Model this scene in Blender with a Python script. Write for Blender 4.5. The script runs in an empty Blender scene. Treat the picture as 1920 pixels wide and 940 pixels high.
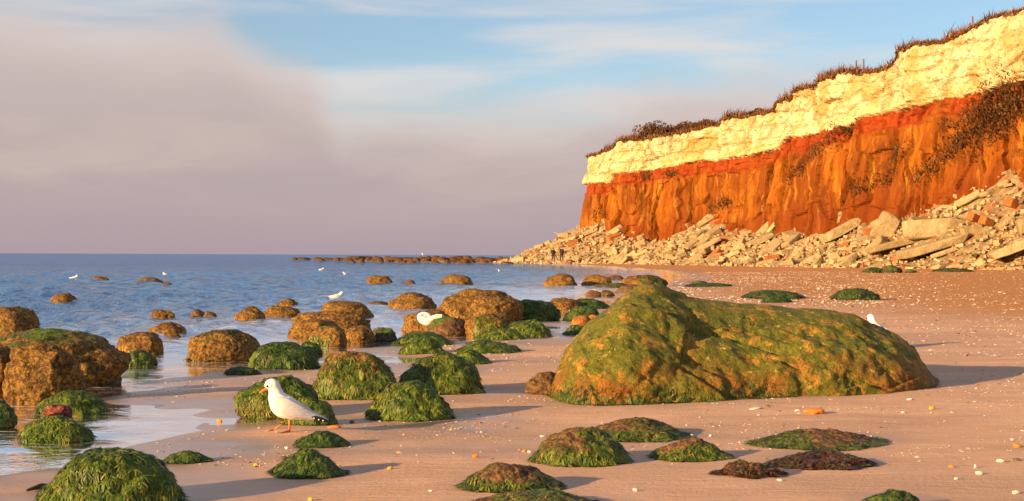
import bpy, bmesh, math, random
import numpy as np
from mathutils import Vector, Matrix

random.seed(7); rng = np.random.default_rng(7)
SC = bpy.context.scene
COL = SC.collection

# ------------------------------------------------------------------ camera, sky, sun, exposure
F = 2667.0            # focal length in photograph pixels (1920 wide), 50 mm on 36 mm
CAMH = 1.0
ROLL = 0.00414
def hy(px): return 474.8 + ROLL * px          # horizon row of the photograph
cd = bpy.data.cameras.new('camera'); cam = bpy.data.objects.new('camera', cd); COL.objects.link(cam)
cd.lens = 50; cd.sensor_width = 36; cd.clip_end = 60000; cd.clip_start = 0.05
cd.shift_y = 8.8 / 1920
cam.location = (0, 0, CAMH); cam.rotation_euler = (math.pi / 2, -ROLL, 0)
SC.camera = cam

SUN_AZ = math.radians(35)     # sun stands to the left of and behind the camera
SUN_EL = math.radians(12.5)
sun_dir = Vector((-math.cos(SUN_AZ) * math.cos(SUN_EL), -math.sin(SUN_AZ) * math.cos(SUN_EL), math.sin(SUN_EL)))
sd = bpy.data.lights.new('sun', 'SUN'); so = bpy.data.objects.new('sun', sd); COL.objects.link(so)
sd.energy = 5.0; sd.angle = math.radians(0.6); sd.color = (1.0, 0.64, 0.27)
so.rotation_euler = (-sun_dir).to_track_quat('-Z', 'Y').to_euler(); so.location = (0, 0, 50)

SC.view_settings.view_transform = 'Standard'; SC.view_settings.look = 'None'
SC.view_settings.exposure = 1.15; SC.view_settings.gamma = 1.0
SC.view_settings.use_curve_mapping = False
SC.cycles.max_bounces = 6; SC.cycles.transparent_max_bounces = 8
SC.cycles.sample_clamp_indirect = 4.0

class NT:
    """small helper for building node trees"""
    def __init__(s, tree): s.t = tree; s.n = tree.nodes; s.l = tree.links
    def new(s, kind, **kw):
        n = s.n.new(kind)
        for k, v in kw.items(): setattr(n, k, v)
        return n
    def put(s, sock, v):
        if isinstance(v, bpy.types.NodeSocket): s.l.new(v, sock)
        elif v is not None:
            if sock.type == 'RGBA' and len(v) == 3: v = (*v, 1)
            sock.default_value = v
    def math(s, op, a, b=None, c=None, clamp=False):
        n = s.new('ShaderNodeMath', operation=op, use_clamp=clamp)
        for i, v in enumerate((a, b, c)):
            if v is not None: s.put(n.inputs[i], v)
        return n.outputs[0]
    def noise(s, vec, scale, detail=4, rough=.55, dist=0., dims='3D', col=False):
        n = s.new('ShaderNodeTexNoise', noise_dimensions=dims)
        s.put(n.inputs['Vector'], vec); s.put(n.inputs['Scale'], scale); n.inputs['Detail'].default_value = detail
        n.inputs['Roughness'].default_value = rough; n.inputs['Distortion'].default_value = dist
        return n.outputs['Color' if col else 'Fac']
    def voro(s, vec, scale, feature='F1', out='Distance', rnd=1.0):
        n = s.new('ShaderNodeTexVoronoi', feature=feature)
        s.put(n.inputs['Vector'], vec); s.put(n.inputs['Scale'], scale); n.inputs['Randomness'].default_value = rnd
        return n.outputs[out]
    def map(s, vec, scale=(1, 1, 1), loc=(0, 0, 0), rot=(0, 0, 0)):
        n = s.new('ShaderNodeMapping'); s.put(n.inputs[0], vec)
        n.inputs['Scale'].default_value = scale; n.inputs['Location'].default_value = loc; n.inputs['Rotation'].default_value = rot
        return n.outputs[0]
    def ramp(s, fac, stops, interp='LINEAR'):
        n = s.new('ShaderNodeValToRGB'); s.put(n.inputs[0], fac); cr = n.color_ramp; cr.interpolation = interp
        while len(cr.elements) < len(stops): cr.elements.new(0.5)
        for e, (p, c) in zip(cr.elements, stops):
            e.position = p; e.color = (*c, 1) if hasattr(c, '__len__') else (c, c, c, 1)
        return n.outputs[0]
    def mix(s, fac, a, b, blend='MIX'):
        n = s.new('ShaderNodeMix', data_type='RGBA', blend_type=blend)
        s.put(n.inputs[0], fac); s.put(n.inputs[6], a); s.put(n.inputs[7], b); return n.outputs[2]
    def step(s, v, lo, hi):
        n = s.new('ShaderNodeMapRange', interpolation_type='SMOOTHSTEP'); s.put(n.inputs[0], v)
        s.put(n.inputs[1], lo); s.put(n.inputs[2], hi); return n.outputs[0]
    def bump(s, h, strength, dist, prev=None):
        n = s.new('ShaderNodeBump'); s.put(n.inputs['Height'], h); s.put(n.inputs['Strength'], strength)
        n.inputs['Distance'].default_value = dist
        if prev is not None: s.l.new(prev, n.inputs['Normal'])
        return n.outputs[0]
    def attr(s, name, out='Fac'):
        n = s.new('ShaderNodeAttribute', attribute_name=name); return n.outputs[out]

# world: clear sky with a mauve cloud bank low over the sea and thin streaks above it
W = bpy.data.worlds.new('World'); SC.world = W; W.use_nodes = True
N = NT(W.node_tree); N.n.clear()
tc = N.new('ShaderNodeTexCoord'); dirv = tc.outputs['Generated']
sky = N.new('ShaderNodeTexSky', sky_type='NISHITA'); sky.sun_disc = False
sky.sun_elevation = SUN_EL; sky.sun_rotation = math.atan2(sun_dir.x, sun_dir.y)
sky.air_density = 1.0; sky.dust_density = 0.4; sky.ozone_density = 3.0
sx = N.new('ShaderNodeSeparateXYZ'); N.put(sx.inputs[0], dirv)
az = N.math('ARCTAN2', sx.outputs[0], sx.outputs[1])            # 0 straight ahead, + to the right
el = N.math('ARCSINE', sx.outputs[2])
elp = N.math('MAXIMUM', el, 0.0)
cv = N.new('ShaderNodeCombineXYZ'); N.put(cv.inputs[0], az); N.put(cv.inputs[1], N.math('MULTIPLY', el, 2.6))
cvec = cv.outputs[0]
n1 = N.noise(cvec, 4.2, 7, .55, .6); n2 = N.noise(N.map(cvec, (1, 1, 1), (3.1, 1.7, 0.4)), 13, 6, .6, .4)
def azp(px): return math.atan((px - 960) / F) / (2 * math.pi) * 4 + .5      # ramp covers 90 degrees of azimuth
azn = N.math('MULTIPLY_ADD', az, 4 / (2 * math.pi), .5)
edge = N.ramp(azn, [(0, .17), (azp(0), .175), (azp(380), .168), (azp(560), .140), (azp(650), .112), (azp(1050), .108), (azp(1300), .128), (azp(1650), .135), (1, .11)], 'EASE')
m = N.math('SUBTRACT', edge, el)
m = N.math('ADD', m, N.math('MULTIPLY', N.math('SUBTRACT', n1, .5), .055))
m = N.math('ADD', m, N.math('MULTIPLY', N.math('SUBTRACT', n2, .5), .018))
bank = N.step(m, -.014, .034)
rim = N.math('MULTIPLY', N.step(m, -.012, .012), N.math('SUBTRACT', 1, N.step(m, .01, .06)))
bankcol = N.ramp(N.math('MULTIPLY', elp, 5.0), [(0, (.35, .275, .305)), (.12, (.375, .295, .312)), (.4, (.425, .350, .335)), (.7, (.47, .405, .395)), (1, (.50, .445, .44))])
shade = N.noise(N.map(cvec, (1, 1.6, 1), (7, 2, 0)), 5.5, 6, .55, .5)
bankcol = N.mix(N.math('MULTIPLY', N.step(shade, .38, .76), N.step(elp, .0, .08)), bankcol, (.50, .40, .365))
bankcol = N.mix(N.math('MULTIPLY', rim, .40), bankcol, (.66, .57, .54))
streakv = N.map(cvec, (1.0, 3.2, 1), (0.3, .2, 0), (0, 0, .16))
st = N.noise(streakv, 4.0, 5, .48, .5)
st = N.math('ADD', st, N.math('MULTIPLY', N.step(el, .17, .10), .09))
streak = N.math('MULTIPLY_ADD', N.step(st, .42, .70), .72, .12)
bg1 = N.new('ShaderNodeBackground'); N.put(bg1.inputs[0], sky.outputs[0]); bg1.inputs[1].default_value = 0.074
bg2 = N.new('ShaderNodeBackground'); N.put(bg2.inputs[0], (.60, .57, .55)); bg2.inputs[1].default_value = 0.58
bg3 = N.new('ShaderNodeBackground'); N.put(bg3.inputs[0], bankcol); bg3.inputs[1].default_value = 0.56
mx1 = N.new('ShaderNodeMixShader'); N.put(mx1.inputs[0], streak); N.l.new(bg1.outputs[0], mx1.inputs[1]); N.l.new(bg2.outputs[0], mx1.inputs[2])
mx2 = N.new('ShaderNodeMixShader'); N.put(mx2.inputs[0], bank); N.l.new(mx1.outputs[0], mx2.inputs[1]); N.l.new(bg3.outputs[0], mx2.inputs[2])
wo = N.new('ShaderNodeOutputWorld'); N.l.new(mx2.outputs[0], wo.inputs[0])

# ------------------------------------------------------------------ numpy noise
_perm = np.random.default_rng(3).permutation(256); _perm = np.concatenate([_perm, _perm, _perm])
_g = np.random.default_rng(4).normal(size=(256, 3)); _g /= np.linalg.norm(_g, axis=1)[:, None]
def perlin(x, y, z):
    x = np.asarray(x, float); y = np.asarray(y, float) + 0 * x; z = np.asarray(z, float) + 0 * x
    xi = np.floor(x).astype(int); yi = np.floor(y).astype(int); zi = np.floor(z).astype(int)
    xf, yf, zf = x - xi, y - yi, z - zi
    fade = lambda t: t * t * t * (t * (t * 6 - 15) + 10)
    u, v, w = fade(xf), fade(yf), fade(zf)
    r = 0
    for i in (0, 1):
        for j in (0, 1):
            for k in (0, 1):
                h = _perm[_perm[_perm[(xi + i) & 255] + ((yi + j) & 255)] + ((zi + k) & 255)]
                g = _g[h]
                d = g[..., 0] * (xf - i) + g[..., 1] * (yf - j) + g[..., 2] * (zf - k)
                r = r + d * (u if i else 1 - u) * (v if j else 1 - v) * (w if k else 1 - w)
    return r * 1.5
def fbm(x, y, z=0., oct=4, lac=2.03, gain=.5):
    r = 0; a = 1.
    for o in range(oct):
        r = r + a * perlin(x + 17.3 * o, y - 9.1 * o, z + 5.7 * o); x = x * lac; y = y * lac; z = z * lac; a *= gain
    return r
def sstep(v, lo, hi):
    t = np.clip((np.asarray(v, float) - lo) / (hi - lo), 0, 1); return t * t * (3 - 2 * t)
def cells(x, y, seed=0):
    """distance to nearest jittered cell point, its random value, and the edge distance"""
    xi = np.floor(x).astype(int); yi = np.floor(y).astype(int)
    best = np.full(x.shape, 9.); sec = np.full(x.shape, 9.); rv = np.zeros(x.shape)
    for i in (-1, 0, 1):
        for j in (-1, 0, 1):
            h = _perm[_perm[(xi + i + seed * 31) & 255] + ((yi + j) & 255)]
            px = xi + i + _perm[h + 11] / 255.; py = yi + j + _perm[h + 57] / 255.
            d = np.hypot(px - x, py - y); near = d < best
            sec = np.where(near, best, np.minimum(sec, d)); rv = np.where(near, _perm[h + 133] / 255., rv); best = np.where(near, d, best)
    return best, rv, sec - best

# ------------------------------------------------------------------ mesh and tagging helpers
def mk(name, v, f, mat=None, parent=None, smooth=True, attrs=None, loc=None):
    v = np.asarray(v, np.float32); me = bpy.data.meshes.new(name)
    if isinstance(f, np.ndarray):
        k = f.shape[1]; n = len(f)
        me.vertices.add(len(v)); me.vertices.foreach_set('co', v.ravel())
        me.loops.add(n * k); me.loops.foreach_set('vertex_index', f.ravel().astype(np.int32))
        me.polygons.add(n); me.polygons.foreach_set('loop_start', np.arange(0, n * k, k, dtype=np.int32))
        try: me.polygons.foreach_set('loop_total', np.full(n, k, np.int32))
        except Exception: pass
        me.update(calc_edges=True)
    else:
        me.from_pydata([tuple(map(float, p)) for p in v], [], [tuple(map(int, q)) for q in f]); me.update()
    me.polygons.foreach_set('use_smooth', np.full(len(me.polygons), smooth, bool))
    if attrs:
        for k, a in attrs.items():
            a = np.asarray(a, np.float32)
            if a.ndim == 1: me.attributes.new(k, 'FLOAT', 'POINT').data.foreach_set('value', a)
            else:
                c = np.ones((len(a), 4), np.float32); c[:, :3] = a
                me.attributes.new(k, 'FLOAT_COLOR', 'POINT').data.foreach_set('color', c.ravel())
    if mat: me.materials.append(mat)
    me.validate()
    o = bpy.data.objects.new(name, me); COL.objects.link(o)
    if parent: o.parent = parent
    if loc is not None: o.location = loc
    return o
def tag(o, label, cat, group=None):
    o['label'] = label; o['category'] = cat
    if group: o['group'] = group
    return o
def struct(o): o['kind'] = 'structure'; return o
def stuff(o): o['kind'] = 'stuff'; return o
def empty(name, loc, rz=0, s=1):
    o = bpy.data.objects.new(name, None); COL.objects.link(o); o.location = loc; o.rotation_euler = (0, 0, rz); o.scale = (s, s, s); return o
def grid_faces(nr, nc, wrap=False):
    i = np.arange(nr - 1)[:, None]; j = np.arange(nc if wrap else nc - 1)[None, :]; j2 = (j + 1) % nc
    return np.stack([i * nc + j + 0 * j2, i * nc + j2, (i + 1) * nc + j2, (i + 1) * nc + j + 0 * j2], -1).reshape(-1, 4)
def loft(spine, ry, rz, n=16, res=36, off=None):
    """closed tube round a spine lying in the XZ plane: ry across (Y), rz in the plane"""
    sp = np.asarray(spine, float); k = len(sp); t = np.arange(k); tt = np.linspace(0, k - 1, res)
    def cr(a):
        a = np.asarray(a, float); i = np.clip(np.floor(tt).astype(int), 0, k - 2); u = tt - i
        p0 = a[np.maximum(i - 1, 0)]; p1 = a[i]; p2 = a[i + 1]; p3 = a[np.minimum(i + 2, k - 1)]
        if a.ndim > 1: u = u[:, None]
        return .5 * (2 * p1 + (p2 - p0) * u + (2 * p0 - 5 * p1 + 4 * p2 - p3) * u ** 2 + (3 * p1 - p0 - 3 * p2 + p3) * u ** 3)
    c = cr(sp); ry = np.maximum(cr(ry), 1e-4); rz = np.maximum(cr(rz), 1e-4); of = cr(off) if off is not None else np.zeros(res)
    tg = np.gradient(c, axis=0); tg /= np.linalg.norm(tg, axis=1)[:, None] + 1e-9
    up = np.stack([-tg[:, 1], tg[:, 0]], 1)
    a = np.linspace(0, 2 * np.pi, n, endpoint=False)
    X = c[:, 0, None] + up[:, 0, None] * rz[:, None] * np.sin(a); Z = c[:, 1, None] + up[:, 1, None] * rz[:, None] * np.sin(a)
    Y = of[:, None] + ry[:, None] * np.cos(a)
    v = np.stack([X, Y, Z], -1).reshape(-1, 3); f = [tuple(q) for q in grid_faces(res, n, True)]
    f.append(tuple(range(n))[::-1]); f.append(tuple(range((res - 1) * n, res * n)))
    return v, f
def tube(pts, rad, n=8):
    pts = np.asarray(pts, float); rad = np.broadcast_to(rad, len(pts)); V = []
    tg = np.gradient(pts, axis=0); tg /= np.linalg.norm(tg, axis=1)[:, None] + 1e-9
    for p, t, r in zip(pts, tg, rad):
        a = np.cross(t, (0, 0, 1) if abs(t[2]) < .9 else (1, 0, 0)); a /= np.linalg.norm(a); b = np.cross(t, a)
        for k in range(n):
            w = 2 * math.pi * k / n; V.append(p + r * (a * math.cos(w) + b * math.sin(w)))
    f = [tuple(q) for q in grid_faces(len(pts), n, True)]; f.append(tuple(range(n))[::-1]); f.append(tuple(range((len(pts) - 1) * n, len(pts) * n)))
    return np.array(V), f
def join(parts):
    V = []; Fc = []; b = 0
    for v, f in parts:
        V.append(np.asarray(v)); Fc += [tuple(int(i) + b for i in q) for q in f]; b += len(v)
    return np.concatenate(V), Fc

# ------------------------------------------------------------------ ground shape
def wpt(px, py, z=0.):
    Y = (CAMH - z) * F / (py - hy(px)); return ((px - 960) / F * Y, Y)
_shore_px = [(-700, 905), (0, 885), (150, 862), (320, 822), (395, 790), (330, 768), (240, 745), (280, 714), (420, 700), (560, 690), (640, 672),
             (690, 655), (790, 645), (880, 640), (985, 628), (1010, 602), (1065, 588), (1110, 566), (1150, 552), (1240, 538), (1290, 518), (1262, 508),
             (1180, 501.5), (1090, 496.5), (1040, 494.5), (960, 493.3), (850, 491.8), (740, 489.5)]
SHORE = np.array([wpt(*p) for p in _shore_px] + [(-14, 262), (10, 290), (80, 320), (300, 300), (300, -80), (-40, -80), (-16, 2.0)])
_A = SHORE; _B = np.roll(SHORE, -1, axis=0)
def shore_dist(x, y):
    x = np.asarray(x, float); y = np.asarray(y, float); best = np.full(x.shape, 1e9); inside = np.zeros(x.shape, bool)
    for (ax, ay), (bx, by) in zip(_A, _B):
        dx, dy = bx - ax, by - ay; t = np.clip(((x - ax) * dx + (y - ay) * dy) / (dx * dx + dy * dy), 0, 1)
        best = np.minimum(best, np.hypot(x - ax - t * dx, y - ay - t * dy))
        c = ((ay > y) != (by > y)) & (x < (bx - ax) * (y - ay) / (by - ay + 1e-12) + ax); inside ^= c
    return np.where(inside, best, -best)
def gz(x, y):
    x = np.asarray(x, float); y = np.asarray(y, float); d = shore_dist(x, y)
    land = .20 * (1 - np.exp(-np.maximum(d, 0) / 11)); sea = -.45 * (1 - np.exp(np.minimum(d, 0) / 9)) - .0008 * np.maximum(-d - 20, 0)
    z = np.where(d > 0, land, sea)
    near = np.exp(-np.abs(d) / 5.)
    z = z + .016 * fbm(x * .55 + y * .25, y * .75 - x * .3, 0.3, 3) * (0.35 + near) * sstep(np.hypot(x, y), 400, 60)
    z = z + .004 * fbm(x * 2.2, y * 2.2, 1.3, 2) * sstep(np.hypot(x, y), 80, 20)
    # shallow runnels that hold a film of water
    for (px, py, rx, ry, dep) in ((935, 734, .55, .16, .05), (690, 668, .55, .35, .04), (560, 800, .75, .35, -.022), (470, 812, .4, .2, -.012)):
        X, Y = wpt(px, py, .03); z = z - dep * np.exp(-((x - X) / rx) ** 2 - ((y - Y) / ry) ** 2)
    return z
def gpt(px, py, water=True):
    z = 0.
    for _ in range(6):
        X, Y = wpt(px, py, z); z = float(gz(np.array([X]), np.array([Y]))[0])
        if water: z = max(z, 0.)
    return X, Y, z
def zat(px, py, Y): return CAMH - (py - hy(px)) / F * Y

# ------------------------------------------------------------------ materials
def material(name):
    m = bpy.data.materials.new(name); m.use_nodes = True; t = NT(m.node_tree); t.n.clear()
    o = t.new('ShaderNodeOutputMaterial'); b = t.new('ShaderNodeBsdfPrincipled'); t.l.new(b.outputs[0], o.inputs[0])
    return m, t, b, o
def plain(name, col, rough=.6, var=.25, scale=30, spec=.4):
    m, t, b, _ = material(name); c = t.new('ShaderNodeTexCoord').outputs['Object']
    n = t.noise(c, scale, 4)
    t.put(b.inputs['Base Color'], t.mix(n, tuple(x * (1 - var) for x in col), tuple(min(1, x * (1 + var)) for x in col)))
    b.inputs['Roughness'].default_value = rough; b.inputs['Specular IOR Level'].default_value = spec
    if 'feathers' in name: t.put(b.inputs['Normal'], t.bump(t.noise(t.map(c, (35, 60, 150), (0, 0, 0), (0, .42, 0)), 1., 3, .5), .6, .006))
    return m
def mat_sand():
    m, t, b, _ = material('sand'); c = t.new('ShaderNodeTexCoord').outputs['Object']
    wet = t.attr('wet'); dry = t.attr('dry')
    g = t.noise(c, 160, 3, .7); mid = t.noise(t.map(c, (.5, 1.4, 1)), 2.2, 5, .6); big = t.noise(t.map(c, (.25, .9, 1)), .55, 4, .55)
    col = t.mix(t.step(mid, .3, .7), (.60, .35, .225), (.72, .44, .295))
    col = t.mix(t.math('MULTIPLY', t.step(big, .42, .62), .7), col, (.47, .29, .20))
    col = t.mix(t.math('MULTIPLY', t.step(t.noise(t.map(c, (.35, 2.2, 1), (3, 1, 0), (0, 0, .2)), 1.3, 6, .65, .6), .54, .68), .45), col, (.36, .225, .165))
    col = t.mix(dry, col, t.mix(mid, (.46, .185, .055), (.58, .255, .085)))
    spk = t.voro(c, 46, 'F1'); col = t.mix(t.math('MULTIPLY', t.step(spk, .16, .08), .5), col, t.mix(g, (.12, .08, .06), (.75, .62, .5)))
    col = t.mix(t.math('MULTIPLY', t.step(g, .35, .75), .3), col, (.56, .42, .33))
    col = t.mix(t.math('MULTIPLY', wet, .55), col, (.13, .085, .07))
    t.put(b.inputs['Base Color'], col)
    t.put(b.inputs['Roughness'], t.math('SUBTRACT', .82, t.math('MULTIPLY', wet, .62)))
    t.put(b.inputs['Specular IOR Level'], t.math('MULTIPLY_ADD', wet, .45, .06))
    rip = t.noise(t.map(c, (1.2, 5, 1), (0, 0, 0), (0, 0, .35)), 3.0, 5, .6, .5)
    n1_ = t.bump(rip, t.math('SUBTRACT', .45, t.math('MULTIPLY', wet, .42)), .03)
    t.put(b.inputs['Normal'], t.bump(t.noise(c, 38, 5, .8), t.math('SUBTRACT', .75, t.math('MULTIPLY', wet, .7)), .010, n1_))
    return m
def mat_water():
    m, t, b, o = material('sea_water'); t.n.remove(b); c = t.new('ShaderNodeTexCoord').outputs['Object']
    dep = t.attr('depth')
    w1 = t.noise(t.map(c, (1.0, .75, 1), (0, 0, 0), (0, 0, .5)), 4.2, 5, .62, .5); w2 = t.noise(t.map(c, (.8, .6, 1), (4, 1, 0), (0, 0, .3)), 1.15, 6, .66, .5)
    calm = t.step(dep, .02, .20)
    bn = t.bump(w2, t.math('MULTIPLY', calm, 1.), .42); bn = t.bump(w1, t.math('MULTIPLY_ADD', calm, .97, .03), .30, bn)
    fr = t.new('ShaderNodeFresnel'); fr.inputs[0].default_value = 1.33; t.l.new(bn, fr.inputs[1])
    gl = t.new('ShaderNodeBsdfGlossy'); gl.inputs['Roughness'].default_value = .03; t.put(gl.inputs[0], t.mix(t.step(dep, .05, .30), (.97, .97, 1.0), (.68, .83, 1.0))); t.l.new(bn, gl.inputs['Normal'])
    tr = t.new('ShaderNodeBsdfTransparent'); t.put(tr.inputs[0], (.86, .90, .92))
    df = t.new('ShaderNodeBsdfDiffuse'); t.l.new(bn, df.inputs['Normal'])
    t.put(df.inputs[0], t.mix(t.step(dep, .05, .45), (.09, .085, .085), (.012, .085, .26)))
    body = t.new('ShaderNodeMixShader'); t.put(body.inputs[0], t.step(dep, .01, .16)); t.l.new(tr.outputs[0], body.inputs[1]); t.l.new(df.outputs[0], body.inputs[2])
    sur = t.new('ShaderNodeMixShader'); t.put(sur.inputs[0], t.math('MULTIPLY', fr.outputs[0], t.math('MULTIPLY_ADD', t.step(dep, .06, .32), -.30, 1.))); t.l.new(body.outputs[0], sur.inputs[1]); t.l.new(gl.outputs[0], sur.inputs[2])
    foam = t.new('ShaderNodeBsdfDiffuse'); t.put(foam.inputs[0], (.78, .74, .74))
    fn = t.noise(t.map(c, (.7, 2.7, 1), (0, 0, 0), (0, 0, .15)), 4.6, 6, .7, 1.0)
    fm = t.math('MULTIPLY', t.attr('foam'), t.step(fn, .50, .63))
    fin = t.new('ShaderNodeMixShader'); t.put(fin.inputs[0], fm); t.l.new(sur.outputs[0], fin.inputs[1]); t.l.new(foam.outputs[0], fin.inputs[2])
    t.l.new(fin.outputs[0], o.inputs[0]); return m
def mat_rock(name, base_a, base_b, dark, green=0., orange=0., greencol=(.075, .11, .010), scale=1., pits=1.):
    m, t, b, _ = material(name); c = t.new('ShaderNodeTexCoord').outputs['Object']
    oi = t.new('ShaderNodeObjectInfo'); off = t.new('ShaderNodeVectorMath', operation='ADD'); t.put(off.inputs[0], c)
    rv = t.new('ShaderNodeCombineXYZ'); t.put(rv.inputs[0], t.math('MULTIPLY', oi.outputs['Random'], 37.)); t.put(rv.inputs[1], t.math('MULTIPLY', oi.outputs['Random'], 11.))
    t.l.new(rv.outputs[0], off.inputs[1]); c = off.outputs[0]
    n1_ = t.noise(c, 7 * scale, 6, .65); n2_ = t.noise(c, 34 * scale, 5, .7); n3 = t.noise(c, 2.6 * scale, 4, .55)
    v = t.voro(c, 60 * scale)
    col = t.mix(t.step(n1_, .32, .68), base_a, base_b)
    col = t.mix(t.math('MULTIPLY', t.step(n2_, .60, .42), .85 * pits), col, dark)
    col = t.mix(t.math('MULTIPLY', t.step(v, .28, .08), .5), col, tuple(min(1, x * 1.7) for x in base_b))
    if orange: col = t.mix(t.math('MULTIPLY', t.step(t.noise(c, 3.6 * scale, 5, .62, .4), .52, .66), orange), col, (.36, .13, .03))
    geo = t.new('ShaderNodeNewGeometry'); sz = t.new('ShaderNodeSeparateXYZ'); t.l.new(geo.outputs['Normal'], sz.inputs[0])
    if green:
        gm = t.math('ADD', t.math('MULTIPLY', sz.outputs[2], .30), t.math('ADD', n3, t.math('MULTIPLY', n2_, .25)))
        thr = 1.12 - green * .62
        gcol = t.mix(n2_, tuple(x * .5 for x in greencol), tuple(x * 1.7 for x in greencol))
        col = t.mix(t.step(gm, thr, thr + .14), col, gcol)
    t.put(b.inputs['Base Color'], col)
    b.inputs['Roughness'].default_value = .78; b.inputs['Specular IOR Level'].default_value = .3
    bb = t.bump(n1_, .5, .05 / scale); bb = t.bump(n2_, .75, .02 / scale, bb); bb = t.bump(v, .35, .008 / scale, bb)
    t.put(b.inputs['Normal'], bb); return m
def mat_weed(name, stops, rough=.5):
    m, t, b, _ = material(name); r = t.attr('rnd')
    t.put(b.inputs['Base Color'], t.ramp(r, stops)); b.inputs['Roughness'].default_value = rough; b.inputs['Specular IOR Level'].default_value = .35
    return m
def mat_attr(name, rough=.7):
    m, t, b, _ = material(name); c = t.new('ShaderNodeTexCoord').outputs['Object']
    n = t.noise(c, 60, 3); t.put(b.inputs['Base Color'], t.mix(t.math('MULTIPLY', n, .5), t.attr('col', 'Color'), (.25, .17, .12))); b.inputs['Roughness'].default_value = rough; return m

M = {}
M['sand'] = mat_sand(); M['water'] = mat_water()
M['tan'] = mat_rock('barnacled_rock', (.165, .075, .012), (.36, .185, .029), (.028, .014, .006))
M['tan_green'] = mat_rock('barnacled_rock_algae', (.16, .074, .012), (.34, .175, .028), (.028, .014, .006), green=.38)
M['far'] = mat_rock('distant_brown_rock', (.10, .045, .012), (.22, .105, .025), (.03, .016, .008))
M['moss'] = mat_rock('algae_rock', (.10, .065, .015), (.21, .125, .025), (.03, .022, .008), green=.8)
M['brown'] = mat_rock('brown_wet_rock', (.13, .065, .024), (.24, .125, .05), (.04, .022, .012), green=.35)
M['dark'] = mat_rock('dark_wet_rock', (.055, .045, .03), (.12, .09, .045), (.02, .018, .012), green=.5)
M['orange'] = mat_rock('orange_rock', (.42, .14, .02), (.58, .24, .04), (.18, .06, .02))
M['red'] = mat_rock('red_rock', (.22, .05, .03), (.36, .12, .08), (.08, .02, .015))
M['weed'] = mat_weed('green_seaweed', [(0, (.022, .040, .004)), (.35, (.055, .095, .007)), (.7, (.12, .165, .011)), (.9, (.20, .20, .02)), (1, (.26, .18, .03))])
M['weed_dark'] = mat_weed('dark_green_seaweed', [(0, (.012, .026, .005)), (.5, (.034, .072, .009)), (.85, (.075, .125, .011)), (1, (.15, .13, .02))])
M['weed_brown'] = mat_weed('brown_seaweed', [(0, (.022, .008, .005)), (.6, (.075, .026, .014)), (1, (.17, .065, .03))])
M['pieces'] = mat_attr('shell_and_pebble')

# ------------------------------------------------------------------ setting: sand sheet and sea
th_f = np.radians(np.linspace(-24, 24, 500)); th_l = np.radians(np.linspace(-180, -24, 40)[:-1]); th_r = np.radians(np.linspace(24, 180, 40)[1:-1])
TH = np.concatenate([th_l, th_f, th_r]); RR = np.concatenate([[.3, 1.2, 2.4], np.geomspace(3.2, 330, 560), np.geomspace(360, 24000, 26)])
RG, TG = np.meshgrid(RR, TH, indexing='ij'); GX = RG * np.sin(TG); GY = RG * np.cos(TG)
GZ = gz(GX.ravel(), GY.ravel()).reshape(GX.shape)
far = sstep(RG, 300, 900); GZ = GZ * (1 - far) - 4.0 * far
gd = shore_dist(GX.ravel(), GY.ravel()).reshape(GX.shape)
wet = sstep(GZ + .010 * fbm(GX * .5, GY * 1.3, 4., 3), .034, .002)
wet = np.maximum(wet, .35 * sstep(fbm(GX * .35 + 3, GY * .9, 8., 3), .10, .45) * sstep(gd, 7, 2))
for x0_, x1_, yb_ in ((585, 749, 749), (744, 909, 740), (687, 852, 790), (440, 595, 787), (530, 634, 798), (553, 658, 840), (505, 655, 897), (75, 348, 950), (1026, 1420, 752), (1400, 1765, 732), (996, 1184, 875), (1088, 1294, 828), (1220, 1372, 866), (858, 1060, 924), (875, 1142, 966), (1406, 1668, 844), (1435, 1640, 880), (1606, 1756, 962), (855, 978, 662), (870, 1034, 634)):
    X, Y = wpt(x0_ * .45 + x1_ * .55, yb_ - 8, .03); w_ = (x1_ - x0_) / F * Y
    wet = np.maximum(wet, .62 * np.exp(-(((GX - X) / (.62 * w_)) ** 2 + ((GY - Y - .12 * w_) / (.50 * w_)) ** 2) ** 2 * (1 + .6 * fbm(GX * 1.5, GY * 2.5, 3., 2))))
dry = sstep(GX + .10 * GY + 1.2 * fbm(GX * .12, GY * .12, 2., 3), 5.5, 12.5) * sstep(GY, 14, 24)
nc = len(TH)
sand = struct(mk('sand_beach', np.stack([GX, GY, GZ], -1).reshape(-1, 3), grid_faces(len(RR), nc, True)[:, ::-1], M['sand'], attrs={'wet': wet.ravel(), 'dry': dry.ravel()}))
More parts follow.
